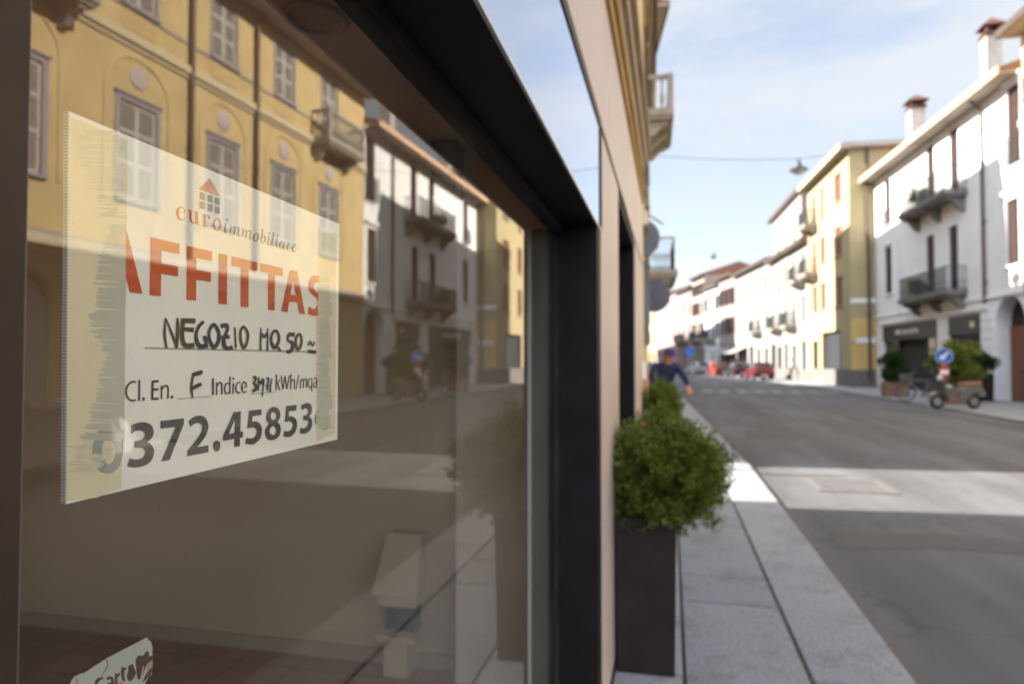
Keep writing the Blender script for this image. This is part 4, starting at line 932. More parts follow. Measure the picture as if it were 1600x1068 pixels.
# ------------------------------------------------------------------ buildings across the street
def building(name, label, fac, H, m, openings, depth=9.0, back=None, rev=.22, group=None):
    t = thing(name, label, 'building', tuple(fac.P(fac.L / 2, -.4, 0)), group)
    wall(fac, H, openings, depth, rev).build('wall', [m, back or M_dark], t)
    return t
def band(fac, b, z0, z1, o, m, name='string_course', t0=0, t1=None):
    mb = MB(); fac.box(mb, t0, fac.L if t1 is None else t1, -.003, o, z0, z1); return mb.build(name, m, b)

# --- R0: ochre palazzo, seen mainly in the shop glass
F0 = Fac((13.61, 4), (12.4, 27.9), (-1, 0))
bays = [1.7, 4.85, 8.05, 11.42, 14.77, 17.97, 21.03]
w1 = [(c - .62, c + .62, 5.75, 8.35) for c in bays]
w2 = [(c - .55, c + .55, 10.95, 12.85) for c in bays]
w2[2] = (bays[2] - .55, bays[2] + .55, 10.2, 12.85); w2[6] = (bays[6] - .55, bays[6] + .55, 10.2, 12.85)
arc = [(c - 1.15, c + 1.15, 0, 3.75, True, .45) for c in bays[:-1]] + [(bays[6] - .7, bays[6] + .7, 0, 3.1)]
H0 = 13.3
b0 = building('palazzo', 'long ochre yellow palazzo with blue-grey window surrounds, mirrored in the shop glass', F0, H0, M_ylw, w1 + w2 + arc, 10)
for i, q in enumerate(w1): window(F0, b0, *q, M_shut_w, M_surr, 'closed', slat=.075)
for i, q in enumerate(w2):
    window(F0, b0, *q, M_shut_w, M_surr, 'closed', slat=.075, sill=i not in (2, 6), fw=.10)
band(F0, b0, 9.92, 10.14, .14, M_ylw_trim); band(F0, b0, 9.80, 9.917, .06, M_ylw_trim); band(F0, b0, 10.80, 10.86, .035, M_surr)
band(F0, b0, 4.16, 4.42, .13, M_ylw_trim); band(F0, b0, 4.421, 4.50, .05, M_surr)
for c in bays:      # shallow arch mouldings with a painted medallion over the first-floor windows, panels under the upper ones
    mb = MB(); K = 16; r = 1.02; zc = 8.62
    for k in range(K):
        a0, a1 = math.pi * k / K, math.pi * (k + 1) / K
        def q(a, rr, o): return F0.P(c - rr * math.cos(a), o, zc + rr * .92 * math.sin(a))
        mb.hexa([q(a0, r, -.003), q(a1, r, -.003), q(a1, r, .035), q(a0, r, .035), q(a0, r + .07, -.003), q(a1, r + .07, -.003), q(a1, r + .07, .03), q(a0, r + .07, .03)])
    F0.box(mb, c - 1.11, c - 1.02, -.003, .035, 5.7, 8.62); F0.box(mb, c + 1.02, c + 1.11, -.003, .035, 5.7, 8.62)
    ar = mb.build('arch_moulding', mat('ochre_moulding', (.61, .49, .27), .9, .12, 2, stain=.3), b0)
    md = MB(); md.lathe(F0.P(c, 0, 9.07), F0.n, [(.30, -.003), (.30, .02), (.24, .05), (.05, .06)], 18); md.build('medallion', mat('pale_mauve_plaster', (.50, .44, .43), .9, .2, 7), ar)
    if c not in (bays[2], bays[6]):
        pn = MB(); F0.box(pn, c - .6, c + .6, -.003, .02, 10.28, 10.68); pn.build('apron_panel', mat('faded_ochre', (.55, .41, .20), .9, .15, 5), b0)
balcony(F0, b0, 19.75, 22.35, 10.08, .75, 1.12, M_stone, M_iron, True)
balcony(F0, b0, 6.75, 9.35, 10.08, .75, 1.12, M_stone, M_iron, True)
downpipe(F0, b0, 13.27, 4.5, H0, .12, .075, .5); downpipe(F0, b0, 16.28, 4.5, H0, .12, .075, .5)
for q in arc:
    w = MB(); t0, t1 = q[0] + .02, q[1] - .02; zc = q[3] - (q[1] - q[0]) / 2
    n = 40
    for k in range(n):
        za = k * 3.74 / n; zb2 = za + 3.74 / n * .86
        if len(q) > 4 and zb2 > zc:
            hw = math.sqrt(max(0, ((q[1] - q[0]) / 2) ** 2 - (zb2 - zc) ** 2)) - .02; cm = (t0 + t1) / 2
            if hw < .05: continue
            F0.box(w, cm - hw, cm + hw, -.36, -.33, za, zb2)
        elif zb2 < q[3]: F0.box(w, t0, t1, -.21 if len(q) < 5 else -.36, -.18 if len(q) < 5 else -.33, za, zb2)
    w.build('roller_shutter', M_shut_w, b0)
roof(F0, b0, H0, .75, 10, M_tile, M_gut, soff=M_soff, t_over=(.3, .1))

# --- R1: white house with two balconies
F1 = Fac((12.4, 27.9), (11.62, 43.3), (-1, 0)); H1 = 12.0
ops = [(.10, .95, 8.75, 11.65), (.30, 1.15, 5.05, 7.5), (12.8, 13.6, 9.0, 11.5), (12.8, 13.8, 5.2, 7.8),
       (4.95, 5.70, 8.73, 11.65), (7.35, 8.10, 8.73, 11.65), (5.15, 5.95, 4.53, 7.45), (7.5, 8.35, 4.53, 7.45)]
gr = [(.06, 2.14, -.05, 3.95, True, .55), (3.3, 6.13, .0, 3.45, False, .3), (7.37, 14.3, 0, 3.45, False, .3)]
b1 = building('white_house', 'three-storey white house with two iron balconies and dark red-brown shutters', F1, H1, M_wht, ops + gr, 9)
for i, q in enumerate(ops): window(F1, b1, *q, M_shut_b, M_wht if i in (0, 1, 2, 3) else None, 'closed', sill=i in (1, 2, 3), fw=.12)
band(F1, b1, 3.95, 4.08, .09, M_wht); band(F1, b1, 3.55, 3.70, .10, M_wht, 'cornice', 2.6, 14.8)
mb = MB()
for q in (ops[0], ops[1]): F1.box(mb, q[0] - .25, q[1] + .25, -.003, .16, q[3] + .2, q[3] + .34)
mb.build('window_hood', M_wht, b1)
for i in range(8):   # rusticated ground-floor pier, each course proud of the joint
    pass
mb = MB()
for i in range(9): F1.box(mb, 2.22, 3.24, -.003, .035, .1 + i * .38, .1 + i * .38 + .34)
mb.build('rustication', M_wht, b1); mb = MB()
for i in range(9): F1.box(mb, 14.36, 15.38, -.003, .035, .1 + i * .38, .1 + i * .38 + .34)
mb.build('rustication', M_wht, b1)
mb = MB(); F1.box(mb, .07, 2.13, -.56, -.50, -.05, 2.85); dm = mb.build('street_door', mat('brown_wood_door', (.17, .07, .035), .6, .2, 6), b1)
mb = MB(); mb.lathe(F1.P(1.2, -.50, 1.1), F1.n, [(.02, 0), (.02, .04), (.045, .05), (.045, .08)], 10); mb.build('handle', M_gut, dm)
o = balcony(F1, b1, 4.25, 9.4, 8.72, .8, 1.05, M_balc, M_iron, False, .55)
o = balcony(F1, b1, 4.4, 9.5, 4.52, .8, 1.0, M_balc, M_iron, False, .45)
mb = MB(); railing(F1, .0, 1.05, 0, .22, 8.72, 9.75).build('window_railing', M_iron, b1)
railing(F1, 12.7, 13.7, 0, .22, 8.95, 9.75).build('window_railing', M_iron, b1)
downpipe(F1, b1, 2.75, 3.8, H1, .1, .06, .62)
r1 = roof(F1, b1, H1, .75, 9, M_tile, M_eave, gut=M_gut, t_over=(.05, .3))
for (px, py, t, w_) in ((1549, 82, .9, .62), (1431, 190, 7.6, .75)):
    d = ray(px, py); X = 14.2; p = C0 + d * (X / d.x)
    chimney(b1, r1, X, p.y, p.z - .6, w_, 1.3)
# shop front of the white house
mb = MB(); F1.box(mb, 3.32, 6.11, -.22, .03, 2.62, 3.44); F1.box(mb, 7.39, 14.28, -.22, .03, 2.62, 3.44)
sf = mb.build('shop_fascia', M_shopf, b1)
mb = MB(); random.seed(5); t = 12.35
while t > 9.3:                      # the blurred white shop name: unreadable strokes
    w_ = random.uniform(.13, .24); h = random.uniform(.17, .24)
    F1.box(mb, t - w_, t, .031, .045, 2.92, 2.92 + h) if random.random() < .45 else (F1.box(mb, t - .05, t, .031, .045, 2.92, 2.92 + h), F1.box(mb, t - w_, t - .05, .031, .045, 2.92 + h - .06, 2.92 + h), F1.box(mb, t - w_, t - .05, .031, .045, 2.92, 2.97))
    t -= w_ + .06 + (.12 if random.random() < .18 else 0)
mb.build('fascia_lettering', M_signw, sf)
mb = MB(); F1.box(mb, 3.75, 4.1, .031, .045, 2.9, 3.15); mb.build('fascia_emblem', M_ylw_trim, sf)
for (a, b_) in ((3.32, 6.11), (7.39, 8.9), (12.3, 14.28)):
    mb = MB(); F1.box(mb, a, a + .08, -.2, -.12, 0, 2.61); F1.box(mb, b_ - .08, b_, -.2, -.12, 0, 2.61); F1.box(mb, a + .08, b_ - .08, -.2, -.12, 0, .5); F1.box(mb, a + .08, b_ - .08, -.2, -.12, 2.0, 2.08)
    w = mb.build('shop_window', M_shopf, b1)
    p = MB(); p.face([F1.P(a + .08, -.17, .5), F1.P(b_ - .08, -.17, .5), F1.P(b_ - .08, -.17, 2.6), F1.P(a + .08, -.17, 2.6)]); p.build('pane', M_pane, w)
# --- R2: pale yellow block that steps forward
F2 = Fac((10.26, 43.3), (9.77, 52.9), (-1, 0)); H2 = 14.0
ops = [(1.5, 2.9, 11.3, 13.1), (1.5, 2.9, 8.0, 9.8), (1.5, 2.9, 4.9, 6.7), (5.4, 6.1, 10.9, 13.1), (7.5, 8.3, 11.0, 13.1), (7.5, 8.3, 7.6, 9.8), (5.2, 6.3, 8.0, 9.8), (5.2, 6.3, 4.9, 6.7), (7.3, 8.4, 4.9, 6.7)]
gr = [(2.0, 6.2, 0, 3.4, False, .4), (7.2, 8.6, 0, 2.9, False, .3)]
b2 = building('pale_yellow_block', 'four-storey pale yellow block with brick-red roller shutters and a dark garage gate', F2, H2, M_ylw2, ops + gr, 10)
for i, q in enumerate(ops): window(F2, b2, *q, M_shut_r, None, 'roller', sill=i not in (3, 4))
mb = MB()
for i in range(14): F2.box(mb, 2.05 + i * .295, 2.05 + i * .295 + .26, -.3, -.26, .02, 3.38)
mb.build('garage_gate', mat('dark_gate', (.035, .04, .05), .5, .2, 5), b2)
mb = MB(); F2.box(mb, -.012, F2.L + .01, -.0, .02, -.2, 1.0); F2.box(mb, -.025, -.001, -9.9, .02, -.2, 1.0); mb.build('stone_base', M_base, b2)
mb = MB(); F2.box(mb, -.018, -.001, -9.9, -.001, 1.001, 4.0); mb.build('ochre_dado', M_ylw_mid, b2)
mb = MB(); F2.box(mb, -.03, -.001, -9.9, -.001, 4.9, 5.15); mb.build('string_course', M_wht, b2)
balcony(F2, b2, 7.0, 9.0, 10.98, .8, 1.0, M_stone, M_iron, False, .2); balcony(F2, b2, 7.0, 9.0, 7.58, .8, 1.0, M_stone, M_iron, False, .2)
mb = MB(); mb.tube([F2.P(-.09, -1.0, .4), F2.P(-.09, -1.0, H2)], .09, 8); mb.build('downpipe', M_gut, b2)
roof(F2, b2, H2, .55, 10, M_stone, M_ylw_trim, flat=True, t_over=(.35, .4), soff=M_soff)
lane = thing('street_name_sign', 'small pale street name plate on the side of the pale yellow block', 'sign', tuple(F2.P(-.05, -.7, 2.7)))
mb = MB(); F2.box(mb, -.10, -.06, -1.3, -.25, 2.55, 2.85); mb.build('plate', M_signw, lane); mb = MB(); F2.box(mb, -.06, -.03, -.5, -.45, 2.56, 2.84); F2.box(mb, -.06, -.03, -1.1, -1.05, 2.56, 2.84); mb.build('bracket', M_galv, lane)

# --- the houses further down, each its own thing
def row_house(name, label, A, B, H, m, rows, ncol, shut, mode, gh=3.0, balc=(), rm=M_tile, awn=None, over=.5, ww=.9, dark_g=True, seed=1, shopn=None):
    f = Fac(A, B, (-1, 0)); rnd = random.Random(seed); cols = [f.L * (k + .5) / ncol for k in range(ncol)]
    ops = [(c - ww / 2, c + ww / 2, z0, z1) for (z0, z1) in rows for c in cols]
    gr = []
    for k, c in enumerate(cols):
        w_ = rnd.choice((1.0, 1.5, 1.9)); w_ = min(w_, f.L / ncol * .75); gr.append((c - w_ / 2, c + w_ / 2, 0, gh - rnd.choice((0, .25)), False, .3))
    b = building(name, label, f, H, m, ops + gr, 9)
    for q in ops: window(f, b, *q, shut, None, rnd.choice((mode, mode, 'closed')), slat=.16)
    band(f, b, gh + .45, gh + .62, .07, M_ivory); band(f, b, -.2, .9, .03, M_base, 'stone_base')
    for (c, z, w_) in balc: balcony(f, b, f.L * c - w_ / 2, f.L * c + w_ / 2, z, .8, 1.0, M_stone, M_iron, False, .2)
    r = roof(f, b, H, over, 9, rm, M_gut, t_over=(.0, .0))
    if awn:
        mb = MB(); a0, a1 = f.L * awn[0], f.L * awn[1]
        mb.hexa([f.P(a0, .02, 2.95), f.P(a1, .02, 2.95), f.P(a1, 1.5, 2.3), f.P(a0, 1.5, 2.3), f.P(a0, .02, 3.0), f.P(a1, .02, 3.0), f.P(a1, 1.52, 2.33), f.P(a0, 1.52, 2.33)]); mb.build('awning', M_ivory, b)
    return f, b, r
def pt(A, B, f): return (A[0] + (B[0] - A[0]) * f, A[1] + (B[1] - A[1]) * f)
def seg(poly, i, f0, f1): return pt(poly[i], poly[i + 1], f0), pt(poly[i], poly[i + 1], f1)
a, b_ = seg(RF, 3, .002, .45)
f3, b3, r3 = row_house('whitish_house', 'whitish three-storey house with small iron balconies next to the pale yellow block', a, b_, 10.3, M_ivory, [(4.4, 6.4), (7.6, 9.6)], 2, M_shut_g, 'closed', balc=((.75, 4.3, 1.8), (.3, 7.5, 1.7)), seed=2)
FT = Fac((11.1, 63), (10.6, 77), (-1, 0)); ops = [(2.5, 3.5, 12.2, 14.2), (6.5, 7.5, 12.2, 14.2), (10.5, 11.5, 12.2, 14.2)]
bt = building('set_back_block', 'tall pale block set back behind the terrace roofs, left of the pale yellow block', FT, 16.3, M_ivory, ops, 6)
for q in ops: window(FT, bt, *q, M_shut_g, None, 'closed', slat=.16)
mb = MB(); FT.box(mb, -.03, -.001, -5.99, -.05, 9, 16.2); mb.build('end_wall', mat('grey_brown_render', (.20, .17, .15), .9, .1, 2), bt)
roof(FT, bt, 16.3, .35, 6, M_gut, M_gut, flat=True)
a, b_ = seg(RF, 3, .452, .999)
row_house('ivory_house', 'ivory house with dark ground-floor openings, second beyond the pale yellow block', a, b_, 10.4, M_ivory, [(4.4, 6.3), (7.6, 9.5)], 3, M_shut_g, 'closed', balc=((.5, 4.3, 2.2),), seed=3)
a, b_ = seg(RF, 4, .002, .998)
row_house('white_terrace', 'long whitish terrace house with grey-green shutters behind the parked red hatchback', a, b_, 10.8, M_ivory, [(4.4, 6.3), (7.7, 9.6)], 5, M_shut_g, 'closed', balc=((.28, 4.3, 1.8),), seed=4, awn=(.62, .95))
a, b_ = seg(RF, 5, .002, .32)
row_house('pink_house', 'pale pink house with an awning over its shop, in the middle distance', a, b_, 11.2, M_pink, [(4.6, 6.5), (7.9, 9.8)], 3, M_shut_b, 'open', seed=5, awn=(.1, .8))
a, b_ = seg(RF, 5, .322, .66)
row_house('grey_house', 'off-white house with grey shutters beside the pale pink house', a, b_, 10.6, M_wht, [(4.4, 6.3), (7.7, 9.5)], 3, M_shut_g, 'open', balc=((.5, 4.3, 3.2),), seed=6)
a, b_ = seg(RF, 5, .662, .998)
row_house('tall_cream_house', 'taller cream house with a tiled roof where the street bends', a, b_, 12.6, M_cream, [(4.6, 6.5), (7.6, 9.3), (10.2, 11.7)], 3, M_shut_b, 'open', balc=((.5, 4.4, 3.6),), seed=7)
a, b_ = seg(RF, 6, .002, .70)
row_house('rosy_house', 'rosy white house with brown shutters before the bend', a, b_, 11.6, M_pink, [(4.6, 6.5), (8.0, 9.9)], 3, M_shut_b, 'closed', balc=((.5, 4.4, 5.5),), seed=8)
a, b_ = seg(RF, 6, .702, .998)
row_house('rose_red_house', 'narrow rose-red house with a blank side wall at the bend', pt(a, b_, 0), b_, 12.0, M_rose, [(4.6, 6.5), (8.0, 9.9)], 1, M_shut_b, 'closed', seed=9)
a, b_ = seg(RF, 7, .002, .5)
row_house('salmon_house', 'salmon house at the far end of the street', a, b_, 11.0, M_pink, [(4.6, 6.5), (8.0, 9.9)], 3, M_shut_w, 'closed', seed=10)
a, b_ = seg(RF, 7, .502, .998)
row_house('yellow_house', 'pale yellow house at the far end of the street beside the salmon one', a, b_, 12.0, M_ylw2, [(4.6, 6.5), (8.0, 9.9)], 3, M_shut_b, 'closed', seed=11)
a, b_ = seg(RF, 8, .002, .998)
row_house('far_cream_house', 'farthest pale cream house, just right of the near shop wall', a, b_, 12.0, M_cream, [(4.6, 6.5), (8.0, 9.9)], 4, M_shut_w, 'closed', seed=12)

# ------------------------------------------------------------------ our side beyond the lane
FL2 = Fac(LF[1], LF[2], (1, 0)); HL2 = 11.6
ops = [(1.2, 2.2, 4.9, 7.0), (4.2, 5.2, 4.9, 7.0), (8.0, 9.0, 4.9, 7.0), (11.3, 12.3, 4.25, 7.0), (14.8, 15.8, 4.9, 7.0), (1.2, 2.2, 8.3, 10.3), (4.2, 5.2, 8.3, 10.3), (8.0, 9.0, 8.3, 10.3), (11.3, 12.3, 9.05, 10.9), (14.8, 15.8, 8.3, 10.3)]
gr = [(1.0, 3.4, 0, 3.0), (6.0, 8.4, 0, 3.0), (12.0, 14.4, 0, 3.0)]
bl2 = building('corner_house', 'yellow house beyond the side lane on the near side, with balconies jutting out', FL2, HL2, M_ylw, ops + gr, 9)
for q in ops: window(FL2, bl2, *q, M_shut_b, None, 'open')
band(FL2, bl2, 3.6, 3.8, .08, M_ylw_trim); band(FL2, bl2, 7.7, 7.85, .06, M_ylw_trim)
balcony(FL2, bl2, 10.2, 13.2, 9.0, .72, 1.1, M_stone, M_iron, True, .35)
balcony(FL2, bl2, 10.0, 13.4, 4.2, .80, .95, M_stone, M_iron, False, .35)
roof(FL2, bl2, HL2, .28, 9, M_tile, M_gut, t_over=(.1, 0))
FL3 = Fac((-.95, 28.62), (-3.3, 45.5), (1, 0)); HL3 = 16.3
ops = [(2 + 3.2 * i, 3 + 3.2 * i, z, z + 2) for i in range(5) for z in (4.6, 8.0, 11.9)]
bl3 = building('tall_house', 'tall yellow house on the near side with a jettied upper storey and deep eaves', FL3, HL3, M_ylw, ops, 9)
for q in ops: window(FL3, bl3, *q, M_shut_b, None, 'closed')
mb = MB(); FL3.box(mb, .02, 6, .002, .45, 12.0, HL3 - .1); mb.build('jettied_storey', M_ylw, bl3)
roof(FL3, bl3, HL3, .95, 9, M_tile, M_gut, t_over=(.1, .1))
FL4 = Fac((-3.35, 45.55), (-10, 80), (1, 0)); ops = [(2 + 3.3 * i, 3 + 3.3 * i, 3.9, 5.6) for i in range(9)]
bl4 = building('low_house', 'low two-storey row on the near side beyond the tall yellow house', FL4, 6.4, M_pink, ops, 8)
for q in ops: window(FL4, bl4, *q, M_shut_g, None, 'closed', slat=.16)
roof(FL4, bl4, 6.4, .4, 8, M_tile, M_gut)
FL5 = Fac((-10, 80.05), (-24, 115), (1, 0)); ops = [(2 + 3.3 * i, 3 + 3.3 * i, z, z + 1.8) for i in range(10) for z in (4.4, 7.8, 11.2)]
bl5 = building('far_row_house', 'tall far row on the near side, past the low two-storey row', FL5, 15.5, M_cream, ops, 9)
for q in ops: window(FL5, bl5, *q, M_shut_g, None, 'closed', slat=.3)
roof(FL5, bl5, 15.5, .5, 9, M_tile, M_gut)
# signs and boards on the corner house
ds = thing('projecting_sign', 'dark rounded bracket sign high on the corner house, above the grey disc', 'sign', (-.38, 11.05, 3.5))
mb = MB(); mb.lathe((-.45, 11.0, 3.45), (0, 1, 0), [(.05, -.05), (.29, -.05), (.30, -.03), (.30, .03), (.29, .05), (.05, .05)], 28); mb.build('disc', M_signg, ds)
mb = MB(); mb.tube([(-.46, 11, 3.72), (-.30, 11, 3.80), (-.10, 11, 3.66)], .014, 6); mb.tube([(-.46, 11, 3.2), (-.46, 11, 3.85)], .014, 6); mb.build('bracket', M_iron, ds)
gs = thing('traffic_sign', 'grey back of a round traffic sign on a bracket below the balcony', 'traffic sign', (-.28, 13, 2.7))
mb = MB(); mb.lathe((-.30, 13, 2.72), Vector((.15, 1, 0)), [(.31, -.012), (.31, .012), (.29, .016)], 30); mb.build('disc', M_signg, gs)
mb = MB(); mb.tube([(-.55, 13.05, 2.6), (-.2, 13.05, 2.6)], .018, 8); mb.tube([(-.55, 13.05, 2.84), (-.2, 13.05, 2.84)], .018, 8); mb.build('bracket', M_galv, gs)
hb = thing('shop_board', 'narrow dark vertical board standing out from the corner house', 'sign', (-.35, 11.4, 2.5))
mb = MB(); mb.box(-.50, -.33, 11.3, 11.36, 1.75, 3.15); mb.build('board', M_signg, hb); mb = MB(); mb.tube([(-.52, 11.33, 3.05), (-.30, 11.33, 3.05)], .015, 6); mb.build('bracket', M_iron, hb)

# ------------------------------------------------------------------ hanging street lamps on cables
def lamp(label, p, pa, pb, s=1.0):
    t = thing('street_lamp', label, 'street lamp', tuple(p), 'lamps hung on cables over the street')
    p = Vector(p); mb = MB()
    mb.lathe(p, (0, 0, 1), [(.33 * s, -.02), (.34 * s, 0), (.30 * s, .06), (.13 * s, .13), (.09 * s, .30), (.05 * s, .33), (.05 * s, .42)], 20); mb.build('lamp_shade', M_iron, t)
    g = MB(); g.lathe(p, (0, 0, 1), [(.10 * s, -.16), (.22 * s, -.10), (.28 * s, -.021)], 16); g.build('lamp_glass', mat('frosted_glass', (.5, .5, .48), .3, .05, 4), t)
    pa, pb = Vector(pa), Vector(pb); top = p + Vector((0, 0, .45 * s)); pts = []
    for (u0, u1) in ((pa, top), (top, pb)):
        for k in range(9):
            f = k / 8; q = u0.lerp(u1, f); q.z -= 4 * f * (1 - f) * .10
            if not pts or (q - pts[-1]).length > 1e-4: pts.append(q)
    c = MB(); c.tube(pts, .012, 5); c.build('cable', M_iron, t); return t
lamp('nearer hanging street lamp on a cable, left of the pale yellow block', on_y(1248, 266, 28), (-.88, 28.2, 9.9), (12.35, 28.6, 10.2))
lamp('farther hanging street lamp, small against the sky above the far roofs', on_y(1115, 402, 62), (-6.0, 61, 11.5), (9.2, 63, 11.4))

# ------------------------------------------------------------------ vehicles
def make_car(name, label, paint, loc, rz, Lc=3.9, W=1.68, H=1.46, hatch=True):
    """built along +x (nose at +x), z=0 on the ground"""
    t = thing(name, label, 'car', (0, 0, 0), None)
    h = Lc / 2; K = 0.0
    prof = [(-h, .42), (-h - .02, .62), (-h + .03, .92)] + ([(-h + .10, 1.02)] if hatch else [(-h + .5, 1.0)]) + [(h * .30, .96), (h * .55, .90), (h - .22, .74), (h - .03, .60), (h, .42), (h - .1, .24)]
    # lower body: loft of the side profile across the width with rounded shoulders
    mb = MB(); ax = (-h * .62, h * .64); R_ = .33
    low = []
    x = -h + .08; low = [(-h + .08, .22)]
    for c in ax:
        for k in range(9):
            a = math.pi - math.pi * k / 8; low.append((c + R_ * math.cos(a) , .26 + R_ * math.sin(a) * .98))
    low.append((h - .1, .24))
    loop = prof[:-1] + low[::-1]
    ys = [(-W / 2 + .07, .965), (-W / 2, 1.0), (W / 2, 1.0), (W / 2 - .07, .965)]
    secs = []
    for y, k in ((-W / 2 + .09, .0), (-W / 2, 1), (-W / 2 + .001, 1)): pass
    def shr(pt, s): x, z = pt; return (x * (1 - .012 * s), .5 + (z - .5) * (1 - .04 * s))
    rings = []
    for y, s in ((-W / 2 + .06, 1.6), (-W / 2, 0), (W / 2, 0), (W / 2 - .06, 1.6)):
        rings.append([(shr(p, s)[0], y, shr(p, s)[1]) for p in loop])
    # order: inset left, full left, full right, inset right
    n = len(loop)
    for A, B in zip(rings, rings[1:]):
        for j in range(n): mb.face([A[j], A[(j + 1) % n], B[(j + 1) % n], B[j]])
    for rg in (rings[0], rings[-1]):
        tess = geometry.tessellate_polygon([[Vector((p[0], p[2], 0)) for p in rg]])
        for q in tess: mb.face([rg[i] for i in q])
    body = mb.build('body', paint, t)
    # cabin with raked pillars
    cb = [(-h + .16, .99), (h * .34, .955)] if hatch else [(-h + .62, .99), (h * .36, .955)]
    ct = [(-h + .42, H - .04), (-.05 * h, H)] if hatch else [(-h + 1.15, H - .03), (-.02 * h, H)]
    wb, wt = W / 2 - .05, W / 2 - .22
    c = MB(); c.hexa([(cb[0][0], -wb, cb[0][1] - .05), (cb[1][0], -wb, cb[1][1] - .05), (cb[1][0], wb, cb[1][1] - .05), (cb[0][0], wb, cb[0][1] - .05),
                      (ct[0][0], -wt, ct[0][1]), (ct[1][0], -wt, ct[1][1]), (ct[1][0], wt, ct[1][1]), (ct[0][0], wt, ct[0][1])])
    c.build('cabin', paint, t, bevel=.05)
    g = MB()
    def lerp3(a, b, f): return tuple(a[i] + (b[i] - a[i]) * f for i in range(3))
    def panel(p, u0, u1, v0, v1, d):   # p: bl, br, tr, tl
        q = []
        for (u, v) in ((u0, v0), (u1, v0), (u1, v1), (u0, v1)):
            a = lerp3(p[0], p[1], u); b = lerp3(p[3], p[2], u); q.append(Vector(lerp3(a, b, v)) + Vector(d))
        g.extrude(q, Vector(d) * -.6)
    z0 = cb[0][1] - .05; z1 = cb[1][1] - .05
    for sg in (-1, 1):
        p = [(cb[0][0], sg * wb, z0), (cb[1][0], sg * wb, z1), (ct[1][0], sg * wt, ct[1][1]), (ct[0][0], sg * wt, ct[0][1])]
        panel(p, .07, .47, .16, .88, (0, sg * .012, .004)); panel(p, .51, .92, .16, .88, (0, sg * .012, .004))
    panel([(cb[1][0], -wb, z1), (cb[1][0], wb, z1), (ct[1][0], wt, ct[1][1]), (ct[1][0], -wt, ct[1][1])], .06, .94, .12, .93, (.012, 0, .006))
    panel([(cb[0][0], -wb, z0), (cb[0][0], wb, z0), (ct[0][0], wt, ct[0][1]), (ct[0][0], -wt, ct[0][1])], .08, .92, .14, .90, (-.012, 0, .006))
    g.build('window_glass', M_pane, t)
    for c_ in ax:
        for sg in (-1, 1):
            w = MB(); w.lathe((c_, sg * (W / 2 - .19), .30), (0, sg, 0), [(.20, 0), (.29, .01), (.30, .04), (.30, .15), (.285, .18), (.20, .18)], 24); wo_ = w.build('wheel', M_tyre, t, True)
            r = MB(); r.lathe((c_, sg * (W / 2 - .012), .30), (0, sg, 0), [(.195, -.02), (.195, .004), (.17, .008), (.05, -.004), (.03, .01)], 20); r.build('rim', M_rim, wo_)
    for sg in (-1, 1):
        l = MB(); l.hexa([(h - .16, sg * .50, .58), (h - .01, sg * .50, .56), (h - .09, sg * (W / 2 - .05), .57), (h - .30, sg * (W / 2 + .004), .60), (h - .20, sg * .50, .70), (h - .06, sg * .50, .68), (h - .14, sg * (W / 2 - .05), .70), (h - .34, sg * (W / 2 + .004), .76)]); l.build('headlight', M_lampw, t)
        l = MB(); y0, y1 = sorted((sg * (W / 2 - .20), sg * (W / 2 - .02))); l.box(-h - .03, -h + .07, y0, y1, .70, .93); l.build('tail_light', M_lampr, t, bevel=.015)
        m = MB(); y0, y1 = sorted((sg * (W / 2 - .02), sg * (W / 2 + .17))); m.box(h * .30, h * .30 + .10, y0, y1, .96, 1.09); m.build('side_mirror', paint, t, bevel=.02)
    b = MB(); b.box(-h - .05, -h + .04, -W / 2 + .08, W / 2 - .08, .30, .46); b.box(h - .06, h + .03, -W / 2 + .08, W / 2 - .08, .28, .42); b.build('bumper', M_tyre, t, bevel=.03)
    p = MB(); p.box(-h - .058, -h - .051, -.25, .25, .36, .46); p.build('number_plate', M_signw, t)
    t.location = loc; t.rotation_euler = (0, 0, rz)
    return t
def car_at(px, py, **k):
    d = ray(px, py); p = C0 + d * ((RZ - CZ) / d.z); return p
make_car('hatchback', 'bright red hatchback parked nearest in the row across the street', M_red, (7.05, 59.5, RZ), R(98), 3.6, 1.6, 1.5)
make_car('hatchback', 'dark blue car parked in front of the bright red hatchback', M_dk, (6.25, 68.5, RZ), R(99), 3.9, 1.66, 1.48)
make_car('hatchback', 'dark red car parked beyond the dark blue one', M_red, (5.0, 76.0, RZ), R(103), 3.8, 1.65, 1.46)
make_car('saloon_car', 'silver-white saloon at the far end of the parked row', M_whit, (3.3, 86.5, RZ), R(110), 4.3, 1.75, 1.42, False)
make_car('hatchback', 'dark car parked on the near kerb far down the street, behind the cyclist', M_dk, (-1.2, 52, RZ), R(100), 4.0, 1.7, 1.5)
make_car('saloon_car', 'pale blue-grey car far down the near kerb behind the cyclist', M_silv, (-2.4, 60, RZ), R(100), 4.2, 1.72, 1.45, False)
make_car('hatchback', 'silver car seen only as a mirrored front wheel arch behind the board', M_silv, (7.65, 6.55, RZ), R(90), 4.0, 1.7, 1.47)

